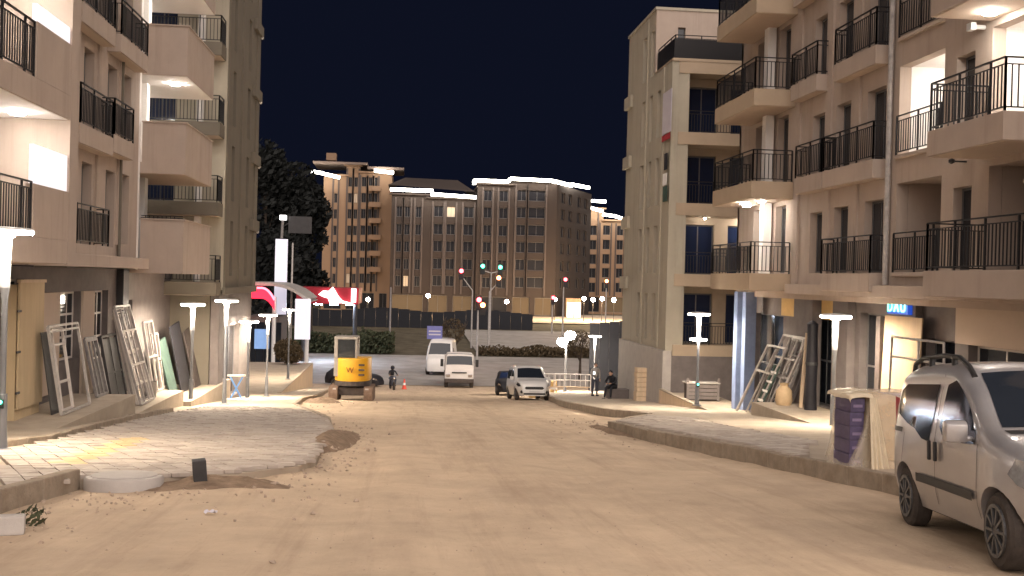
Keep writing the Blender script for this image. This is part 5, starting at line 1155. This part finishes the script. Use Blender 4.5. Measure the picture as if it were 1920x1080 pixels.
lean_frame('white frame leaning right of the scaffold stack on the left', -7.9, 35.0, 36.2, ZL2, 2.3, .4, (.5,), 1, 'framew', .07)
lean_frame('grey frame propped between the stack and the dark sheets', -8.1, 36.6, 37.5, ZL3, 2.2, .3, (.6,), 1, 'galv', .07)
for i, (x, y0, y1, h, m, t) in enumerate(((-7.9, 37.6, 38.8, 2.0, 'green', 'green sheet leaning behind the second left lamp'), (-7.8, 38.9, 40.6, 2.5, 'tarp', 'tall black sheet leaning behind the second left lamp'), (-7.7, 40.8, 41.9, 2.2, 'mdark', 'brown sheet leaning right of the black sheet'))):
    mb = MB(); mb.prism([(0, y0, 0), (0, y1, 0), (-.5, y1, h), (-.5, y0+.1, h*.93)], (-.05, 0, 0)); tag(ob('panel_sheet', mb.mesh('panel_sheet', M[m], bevel=.01), None, (x, 0, ZL3)), t, 'sheet', 'sheets leaning on the left wall')
e = thing('plank_bundle', 'bundle of pale planks leaning beside the third left lamp', 'planks', (-7.3, 42.8, ZL3))
for k in range(6):
    mb = MB(); y = -.5+k*.19; mb.bar((0, y, .02), (-.5, y+random.uniform(-.1, .1), 2.1+random.uniform(-.3, .3)), .12, .05); ob('plank', mb.mesh('plank', M['woodl' if k % 2 else 'cream']), e)
e = thing('folding_stand', 'blue and white folded stand at the foot of a left lamp', 'stand', (-6.6, 43.4, G(43.4)+OL))
for s in (-1, 1): mb = MB(); mb.bar((-.25*s, 0, 0), (.25*s, 0, .95), .06); ob('leg', mb.mesh('leg', M['bluefig']), e)
mb = MB(); mb.box(-.35, .35, -.12, .12, .95, 1.02); ob('top', mb.mesh('top', M['framew'], bevel=.01), e)
mb = MB(); mb.box(-.5, .55, -.2, .2, .0, .06); ob('foot_board', mb.mesh('foot_board', M['white']), e)
p = Vector((-8.45, 24.9, ZL1)); e = thing('plywood_board', 'tall cream board covering the shop door at far left', 'board', p)
mb = MB(); mb.box(-.02, .02, -.45, 1.15, .25, 3.05); ob('board', mb.mesh('board', M['wood']), e)
for z in (.6, 1.5, 2.4): mb = MB(); mb.box(.02, .05, -.62, -.4, z, z+.05); ob('hinge', mb.mesh('hinge', M['steeld']), e)
mb = MB(); mb.box(-.03, .05, -.5, 1.2, 3.05, 3.12); ob('top_rail', mb.mesh('top_rail', M['woodl']), e)
mb = MB(); mb.box(-.3, -.05, -.45, 1.15, 0, 3.0); ob('backing', mb.mesh('backing', M['wood']), e)
mb = MB(); mb.lathe([(.12, 0), (.17, .05), (.19, .5), (.2, .52), (.18, .52), (.16, .06)], n=16); tag(ob('bucket', mb.mesh('bucket', M['mgrey'], smooth=True), None, (-7.75, 33.9, ZL2)), 'grey plaster bucket at the foot of the scaffold frames', 'bucket')
# ================================================================== along the right shops
GR = 'metal frames leaning on the right shops'
for i, (x, y0, y1, h, ln, sk, cr_, v, m, t) in enumerate(((11.75, 33.4, 35.4, 3.0, .75, -1.25, (.55, .75), 2, 'galv', 'front pale scaffold frame of the stack leaning on the right pier'),
        (11.95, 33.2, 34.6, 2.9, .6, -1.0, (.3, .6), 1, 'galvd', 'second scaffold frame of the stack leaning on the right pier'),
        (12.1, 33.3, 34.2, 2.95, .45, -.8, (.2, .5, .8), 1, 'galv', 'third scaffold frame of the stack leaning on the right pier'),
        (12.2, 33.25, 35.0, 2.5, .4, -1.1, (.45,), 2, 'galvd', 'innermost dull frame of the stack leaning on the right pier'),
        (11.6, 34.6, 36.4, 2.6, .7, -1.3, (.65,), 1, 'galv', 'leftmost thin frame of the stack on the right pier'))):
    lean_frame(t, x, y0, y1, ZP1 if y0 > 33.15 else ZP2, h, ln, cr_, v, m, .07, GR, sgn=1, skew=sk)
e = thing('ladder', 'dark ladder with white rungs among the frames on the right', 'ladder', (11.55, 34.5, ZP1))
for s in (-1, 1): mb = MB(); mb.bar((0, s*.22, 0), (.6, s*.2-.75, 2.0), .09, .05); ob('stile', mb.mesh('stile', M['green']), e)
for k in range(6):
    t = (k+.6)/6.3; mb = MB(); mb.bar((.6*t-.02, -.24-.75*t, 2.0*t), (.6*t-.02, .24-.75*t, 2.0*t), .05, .07); ob('rung', mb.mesh('rung', M['white']), e)
e = thing('tarpaulin_roll', 'tall black tarpaulin roll standing against the right pier', 'tarpaulin', (12.3, 31.2, ZP2))
mb = MB(); mb.lathe([(.19, 0), (.16, .7), (.18, 1.4), (.15, 2.2), (.17, 2.6), (.05, 2.7)], n=12); ob('roll', mb.mesh('roll', M['tarp'], smooth=True), e)
mb = MB(); mb.lathe([(.185, 1.35), (.19, 1.4), (.185, 1.45)], n=12); ob('strap', mb.mesh('strap', M['steeld']), e)
mb = MB(); mb.lathe([(.22, 0), (.27, .12), (.25, .45), (.12, .6), (.15, .68), (.03, .7)], n=12); tag(ob('sack', mb.mesh('sack', M['carton'], smooth=True), None, (11.9, 32.4, ZP2)), 'brown sack slumped under the frames on the right', 'sack')
mb = MB(); mb.bar((0, 0, 0), (.15, 0, 2.3), .09, .09); tag(ob('timber_post', mb.mesh('timber_post', M['woodl']), None, (12.2, 31.75, ZP2)), 'pale timber post beside the black tarpaulin roll', 'post')
e = thing('storage_crate', 'grey wooden crate with a ledge against the stone wall on the right', 'crate', (11.75, 41.2, ZP1))
for k in range(4): mb = MB(); mb.box(-.62, .62, -.3, -.26, .08+k*.15, .2+k*.15); ob('plank', mb.mesh('plank', M['stone']), e)
mb = MB(); mb.box(-.6, .6, -.26, .3, .04, .68); ob('box', mb.mesh('box', M['mdark']), e)
mb = MB(); mb.box(-.68, .68, -.34, .34, .69, .74); ob('lid', mb.mesh('lid', M['stoneL'], bevel=.01), e)
for s in (-1, 1): mb = MB(); mb.box(s*.62-.04, s*.62+.04, -.32, -.24, 0, .9); ob('post', mb.mesh('post', M['stone']), e)
# board, sign and hand rails by the shops near the van
e = thing('plywood_board', 'bright cream board leaning over a shop doorway under the blue sign', 'board', (12.5, 26.0, ZP2))
mb = MB(); mb.prism([(0, -1.05, 0), (0, .98, 0), (.1, .98, 3.02), (.1, -1.05, 3.02)], (.03, 0, 0)); ob('board', mb.mesh('board', M['yboard']), e)
mb = MB(); mb.box(-.02, .06, .99, 1.25, 0, 3.0); ob('edge_strip', mb.mesh('edge_strip', M['mdark']), e)
e = thing('neon_sign', 'small glowing cyan and green neon sign over the cream board', 'sign', (12.62, 26.35, 1.14)); 
mb = MB(); mb.box(.0, .3, -.58, .58, -.19, .19); ob('sign_box', mb.mesh('sign_box', M['signback'], bevel=.02), e)
for ch, yy, m in (('D', .36, 'signg'), ('A', .0, 'signc'), ('U', -.36, 'signc')): ob('letter', text_mesh(ch, .42, M[m], .012), e, (-.02, yy, 0), (rad(90), 0, rad(-90)))
e = thing('hand_rail', 'grey tubular hand rail behind the silver van', 'railing', (11.3, 21.5, G(21.5)+OR))
def rl(a, b, nm='rail'): mb = MB(); mb.tube(a, b, .028, 8); ob(nm, mb.mesh(nm, M['galv'], smooth=True), e)
HB = 2.05; rl((0, 2.4, .0), (0, 2.3, HB), 'post'); rl((0, 2.3, HB), (0, -.1, HB)); rl((0, -.1, HB), (0, -.2, .2), 'post'); rl((0, 2.33, HB-.45), (0, -5.5, HB-.45)); rl((0, 1.0, HB), (0, 1.0, .2), 'post'); rl((0, -5.5, HB-.45), (0, -5.5, 0), 'post'); rl((0, -2.5, HB-.45), (0, -2.5, 0), 'post')
# ------------------------------------------------------------------ purple boxes and shrink-wrapped pallet by the kerb
e = thing('box_stack', 'stack of purple printed cartons on the kerb left of the wrapped pallet', 'boxes', (6.47, 14.92, G(14.92)+OR+.0), rz=rad(4))
for k in range(5): mb = MB(); mb.box(-.11, .11, -.24, .24, .02+k*.2, .218+k*.2); b_ = ob('carton', mb.mesh('carton', M['purple'], bevel=.012), e, (random.uniform(-.004, .004), random.uniform(-.004, .004), 0)); mb = MB(); mb.box(-.07, .07, -.2435, -.239, .09+k*.2, .13+k*.2); ob('print', mb.mesh('print', M['lilac']), b_)
e = thing('wrapped_pallet', 'pallet of cartons in loose clear shrink wrap on the right kerb', 'pallet', (7.25, 15.2, G(15.2)+OR+.015), rz=rad(4))
for k in range(3): mb = MB(); mb.box(-.62, .62, -.5+k*.42, -.38+k*.42, 0, .1); ob('bearer', mb.mesh('bearer', M['woodl']), e)
for k in range(6): mb = MB(); mb.box(-.62+k*.21, -.45+k*.21, -.5, .5, .1, .125); ob('deck_board', mb.mesh('deck_board', M['woodl']), e)
for k in range(3):
    for i in range(2): mb = MB(); mb.box(-.58+i*.59, 0+i*.59-.01, -.46, .46, .13+k*.3, .425+k*.3); ob('carton', mb.mesh('carton', M['carton' if i == 0 else 'lilac'], bevel=.01), e)
# wrap: a crumpled film shell, open at the bottom
v = []; f = []; NU, NV = 96, 26
for j in range(NV+1):
    for i in range(NU):
        t = i/NU*4; k = int(t); u = t-k
        c = [(-.66, -.53), (.64, -.53), (.64, .52), (-.66, .52)]; a, b = c[k], c[(k+1) % 4]; x = a[0]+(b[0]-a[0])*u; y = a[1]+(b[1]-a[1])*u
        z = .02+1.06*j/NV; fl = (1-j/NV)
        d = mnoise.noise(Vector((x*5, y*5, z*1.6)))*.05+mnoise.noise(Vector((x*13+z*4, y*13, z*3)))*.025
        g_ = 1+d+.10*fl*fl*(1 if x < -.3 else .2)
        if j > NV-3: g_ *= 1-.03*(j-NV+3)
        v.append((x*g_-(.22*fl*fl if x < -.4 and y < .2 else 0), y*g_, z+(mnoise.noise(Vector((x*4, y*4, 9)))*.04 if j > NV-4 else 0)))
for j in range(NV):
    for i in range(NU): f.append((j*NU+i, j*NU+(i+1) % NU, (j+1)*NU+(i+1) % NU, (j+1)*NU+i))
f.append(tuple(NV*NU+i for i in range(NU)))
me = bpy.data.meshes.new('shrink_wrap'); me.from_pydata(v, [], f); me.materials.append(mat('clear_film', (.80, .68, .52), .22, .08, 5, .3, 11, spec=.7, alpha=.36))
for p_ in me.polygons: p_.use_smooth = True
ob('shrink_wrap', me, e)
v = []; f = []; prof = [(-.95, 1.02), (-.95, 1.06), (-.93, 1.085), (-.86, 1.10), (-.74, 1.105), (-.6, 1.10)]; NJ = 18
for j in range(NJ+1):
    y = -.54+.75*j/NJ
    for (x, z) in prof: v.append((x+.03*mnoise.noise(Vector((x*6, y*6, z*3))), y, z+.03*mnoise.noise(Vector((x*4, y*5, 2)))-(.05*(j == 0))))
for j in range(NJ):
    for i in range(5): f.append((j*6+i, j*6+i+1, (j+1)*6+i+1, (j+1)*6+i))
me = bpy.data.meshes.new('film_hood'); me.from_pydata(v, [], f); me.materials.append(M['plastic']); [setattr(q, 'use_smooth', True) for q in me.polygons]; ob('film_hood', me, e)
v = []; f = []
for j in range(15):
    t = j/14
    for i in range(15):
        u = i/14; x = -.66+.10*u+(u-.1)*.26*t; v.append((x, -.55-.16*t*(1-u)-.05*math.sin(u*22)*t, 1.05-1.2*t*(.75+.25*(1-abs(u-.4)))))
for j in range(14):
    for i in range(14): f.append((j*15+i, j*15+i+1, (j+1)*15+i+1, (j+1)*15+i))
me = bpy.data.meshes.new('film_fold'); me.from_pydata(v, [], f); me.materials.append(M['plastic']); [setattr(q, 'use_smooth', True) for q in me.polygons]; ob('film_fold', me, e)
# ================================================================== foreground bits
p = gpx(377, 922); e = thing('bollard', 'short dark square post stub tilting in the dirt', 'post', p+Vector((0, 0, -.02)), rot=(rad(3), rad(-5), rad(15)))
mb = MB(); mb.box(-.08, .08, -.08, .08, 0, .42); ob('post', mb.mesh('post', M['steeld'], bevel=.008), e)
mb = MB(); mb.box(-.1, .1, -.1, .1, 0, .05); ob('base', mb.mesh('base', M['rubble'], bevel=.02), e)
p = gpx(220, 924); e = thing('manhole_ring', 'round pale concrete manhole cover raised above the dirt on the left', 'manhole', p+Vector((0, .3, 0)), rot=(-math.atan(SL)*.6, 0, 0))
mb = MB(); mb.lathe([(.46, -.1), (.47, .12), (.45, .15), (.40, .155)], n=32); ob('ring', mb.mesh('ring', M['stoneL'], smooth=True), e)
mb = MB(); mb.lathe([(.39, .10), (.39, .163), (.37, .17), (.02, .172)], n=32); ob('cover', mb.mesh('cover', M['stoneL'], smooth=True), e)
for (px, py, sx_, sy_, h, rz, t) in ((192, 902, .62, .22, .13, 8, 'loose kerb slab lying behind the manhole ring'), (268, 899, .42, .25, .17, -25, 'wedge of broken concrete right of the manhole ring'), (112, 915, .5, .16, .15, 30, 'loose kerb stone at the end of the raised kerb'), (14, 1002, .3, .2, .17, 20, 'pale concrete block at the lower left corner')):
    p = gpx(px, py); mb = MB(); mb.prism([(-sx_/2, -sy_/2, 0), (sx_/2*.9, -sy_/2, 0), (sx_/2, sy_/2, 0), (-sx_/2*.85, sy_/2, 0)], (0, .02, h)); tag(ob('concrete_chunk', mb.mesh('concrete_chunk', M['stoneL' if px < 20 else 'kerb'], bevel=.02), None, p+Vector((0, 0, .0)), (-.08, .03, rad(rz))), t, 'rubble')
p = gpx(58, 985); e = thing('weed_tuft', 'small green weed tuft under the raised left kerb', 'plant', p); ob('leaves', leaf_mass(60, crown_fn([((0, 0, .08), (.16, .1, .1))]), .035, 'leafg', 'leaves', 4), e)
# heaps of darker earth along the paving edge
def heap(label, cx, cy, rx, ry, h, rz, seed):
    v = []; f = []; N = 26
    for j in range(N+1):
        for i in range(N+1):
            a, b = (i/N*2-1), (j/N*2-1); x = a*rx*math.cos(rz)-b*ry*math.sin(rz); y = a*rx*math.sin(rz)+b*ry*math.cos(rz); r = math.hypot(a, b)
            z = h*max(0, 1-r*r)*(1+.9*mnoise.noise(Vector((x*3+seed, y*3, 0)))) + .05*mnoise.noise(Vector((x*9, y*9, seed)))*max(0, 1.1-r) - .06*r*r*r
            v.append((x, y, z + G(cy+y)-G(cy) + dz(cx+x, cy+y)))
    for j in range(N):
        for i in range(N): f.append((j*(N+1)+i, j*(N+1)+i+1, (j+1)*(N+1)+i+1, (j+1)*(N+1)+i))
    me = bpy.data.meshes.new('soil_heap'); me.from_pydata(v, [], f); me.materials.append(M['soild'])
    for q in me.polygons: q.use_smooth = True
    stuff(tag(ob('soil_heap', me, None, (cx, cy, G(cy))), label, 'soil'))
heap('low heap of dark earth round the post stub', -2.3, 13.5, 1.3, .7, .045, .08, 1)
heap('dark earth spilled off the tip of the right kerb', 5.3, 26.5, .35, 2.6, .05, .12, 9)
heap('orange earth spilled beside the excavator tracks', -3.4, 46.2, .9, 1.2, .18, .2, 13)
heap('dark earth banked along the right edge of the left paving', -1.3, 22.0, .5, 4.6, .08, -.03, 5)
# scattered stones and rubble
r_ = random.Random(11); mb = MB(); zones = [(-2.9, 13.0, 1.1, .8, 240, .022), (-1.25, 20.5, .35, 4.5, 300, .035), (-.5, 10.5, 2.6, 3.0, 170, .012), (5.4, 27, .6, 3.4, 160, .03), (3.0, 9.5, 1.5, 3, 90, .011), (-2.8, 46, 1.2, 6, 80, .04), (-3.6, 10.6, .5, .9, 90, .02)]
for cx, cy, sx_, sy_, n_, s_ in zones:
    for _ in range(n_):
        x, y = cx+r_.gauss(0, sx_), cy+r_.gauss(0, sy_); s = s_*r_.uniform(.25, 1.35)*(1.6 if r_.random() < .08 else 1); z = G(y)+dz(x, y)+s*.2
        if inpoly(x, y, LE+[(-11, 72), (-11, -10)]) or inpoly(x, y, RE+[(16, 72), (16, -10)]): continue
        i = len(mb.v); pts = [Vector((r_.uniform(.6, 1)*a, r_.uniform(.6, 1)*b, r_.uniform(.5, .9)*c))*s for a, b, c in ((1, 0, 0), (-1, 0, 0), (0, 1, 0), (0, -1, 0), (0, 0, 1), (0, 0, -1))]
        rt = Matrix.Rotation(r_.uniform(0, 6), 3, 'Z') @ Matrix.Rotation(r_.uniform(0, 1), 3, 'X'); mb.v += [tuple(rt @ q+Vector((x, y, z))) for q in pts]
        mb.f += [tuple(i+k for k in q) for q in ((0, 2, 4), (2, 1, 4), (1, 3, 4), (3, 0, 4), (2, 0, 5), (1, 2, 5), (3, 1, 5), (0, 3, 5))]
stuff(tag(ob('rubble', mb.mesh('rubble', M['rubble'])), 'loose stones and crumbs of rubble scattered over the dirt', 'rubble'))
for (px, py, sx_, m, t) in ((395, 968, .13, 'fabric_w', 'white scrap of paper on the dirt before the post stub'), (1418, 858, .17, 'fabric_w', 'pale plastic bag lying against the right kerb'), (1062, 757, .75, 'white', 'white sheet lying by the far right kerb')):
    p = gpx(px, py); mb = MB(); n_ = 6
    for i in range(n_):
        for j in range(n_):
            q = lambda a, b: (sx_*(a/n_-.5), sx_*.6*(b/n_-.5), .03+.03*mnoise.noise(Vector((a*.7, b*.9, px)))); mb.face([q(i, j), q(i+1, j), q(i+1, j+1), q(i, j+1)])
    tag(ob('litter', mb.mesh('litter', M[m], smooth=True), None, p+Vector((0, 0, .02))), t, 'litter')
# cone
p = Vector((.12, 76, G(76))); e = thing('traffic_cone', 'red traffic cone right of the motorbike', 'cone', p)
mb = MB(); mb.box(-.2, .2, -.2, .2, 0, .04); ob('base', mb.mesh('base', M['cone'], bevel=.01), e); mb = MB(); mb.lathe([(.15, .04), (.04, .72), (.02, .73)], n=14); ob('cone_body', mb.mesh('cone_body', M['cone'], smooth=True), e)
mb = MB(); mb.lathe([(.112, .3), (.085, .46)], n=14); ob('band', mb.mesh('band', M['white']), e)
# site barriers right of the white van
for i, (x, y, rz, t) in enumerate(((8.3, 61.5, -8, 'white tubular barrier nearest the twin lamp'), (10.0, 62.3, -8, 'white tubular barrier right of the twin lamp'))):
    e = thing('site_barrier', t, 'barrier', (x, y, G(y)+(OR if x > 7.6 else 0)), rz=rad(rz), group='white site barriers')
    for z in (.35, .75, 1.1): mb = MB(); mb.tube((-1.05, 0, z), (1.05, 0, z), .03, 6); ob('rail', mb.mesh('rail', M['woodl' if z < .5 else 'white']), e)
    for k in range(8): mb = MB(); mb.tube((-1.05+k*.3, 0, .35), (-1.05+k*.3, 0, 1.1), .015, 5); ob('bar', mb.mesh('bar', M['white']), e)
    for s in (-1, 1): mb = MB(); mb.tube((s*1.05, 0, .0), (s*1.05, 0, 1.12), .03, 6); mb.box(s*1.05-.04, s*1.05+.04, -.3, .3, 0, .05); ob('leg', mb.mesh('leg', M['white']), e)
for i, (x, y, t) in enumerate(((7.35, 59.6, 'orange barrel beside the white van'), (9.0, 63.2, 'orange barrel under the twin lamp'))):
    e = thing('site_barrel', t, 'barrel', (x, y, G(y)+.0), group='orange site barrels'); mb = MB(); mb.lathe([(.3, 0), (.3, .05), (.24, .08), (.21, .5), (.18, .9), (.06, .95)], n=14); ob('barrel_body', mb.mesh('barrel_body', M['yellowb'], smooth=True), e); mb = MB(); mb.lathe([(.228, .42), (.212, .58)], n=14); ob('band', mb.mesh('band', M['white']), e)
e = thing('timber_stack', 'upright stack of pale blocks against the stone corner', 'stack', (10.66, 47.2, G(49.6)+OR), rz=rad(4))
for k in range(8): mb = MB(); mb.box(-.24, .24, -.24, .24, k*.215, k*.215+.2); ob('block', mb.mesh('block', M['woodl'], bevel=.015), e, (random.uniform(-.02, .02), 0, 0))
# banner and washing on the street face of the corner block
p = atX(1249, 228, 10.9); e = thing('banner', 'pale banner with a red stripe hanging on the corner block', 'banner', (10.93, p.y, p.z))
mb = MB(); mb.box(-.015, .015, -.75, .75, -.5, 1.3); ob('cloth', mb.mesh('cloth', M['fabric_w']), e); mb = MB(); mb.box(-.03, -.017, -.72, .72, -.8, -.55); ob('stripe', mb.mesh('stripe', M['fabric_r']), e)
p = atX(1247, 345, 10.9); e = thing('hanging_cloth', 'dark and white cloths hung on the corner block below the banner', 'washing', (10.93, p.y, p.z))
for (y, z, w_, h_, m) in ((.0, .6, .5, .7, 'cloth_d'), (.1, -.05, .7, .5, 'white'), (0, -.75, .75, .65, 'green')):
    mb = MB(); nn = 6
    for i in range(nn): a = y-w_/2+w_*i/nn; b = a+w_/nn; mb.prism([(-.03-.03*(i % 2), a, z), (-.03-.03*((i+1) % 2), b, z), (-.03-.03*((i+1) % 2), b, z+h_), (-.03-.03*(i % 2), a, z+h_)], (.012, 0, 0))
    ob('cloth', mb.mesh('cloth', M[m]), e)
# cool glowing panels added under the canopy to brighten the cross road
for k in range(4):
    a = S(566+k*30, 572, YF+2); mb = MB(rf.location); mb.box(a.x-.35, a.x+.35, YF+1.6, YF+2.6, S(616, 571, YF).z-.06, S(616, 571, YF).z-.005); part(rf, 'canopy_fill', mb, mat('cool_fill', (1, 1, 1), .4, 0, emit=(.62, .78, 1.0), estr=18))
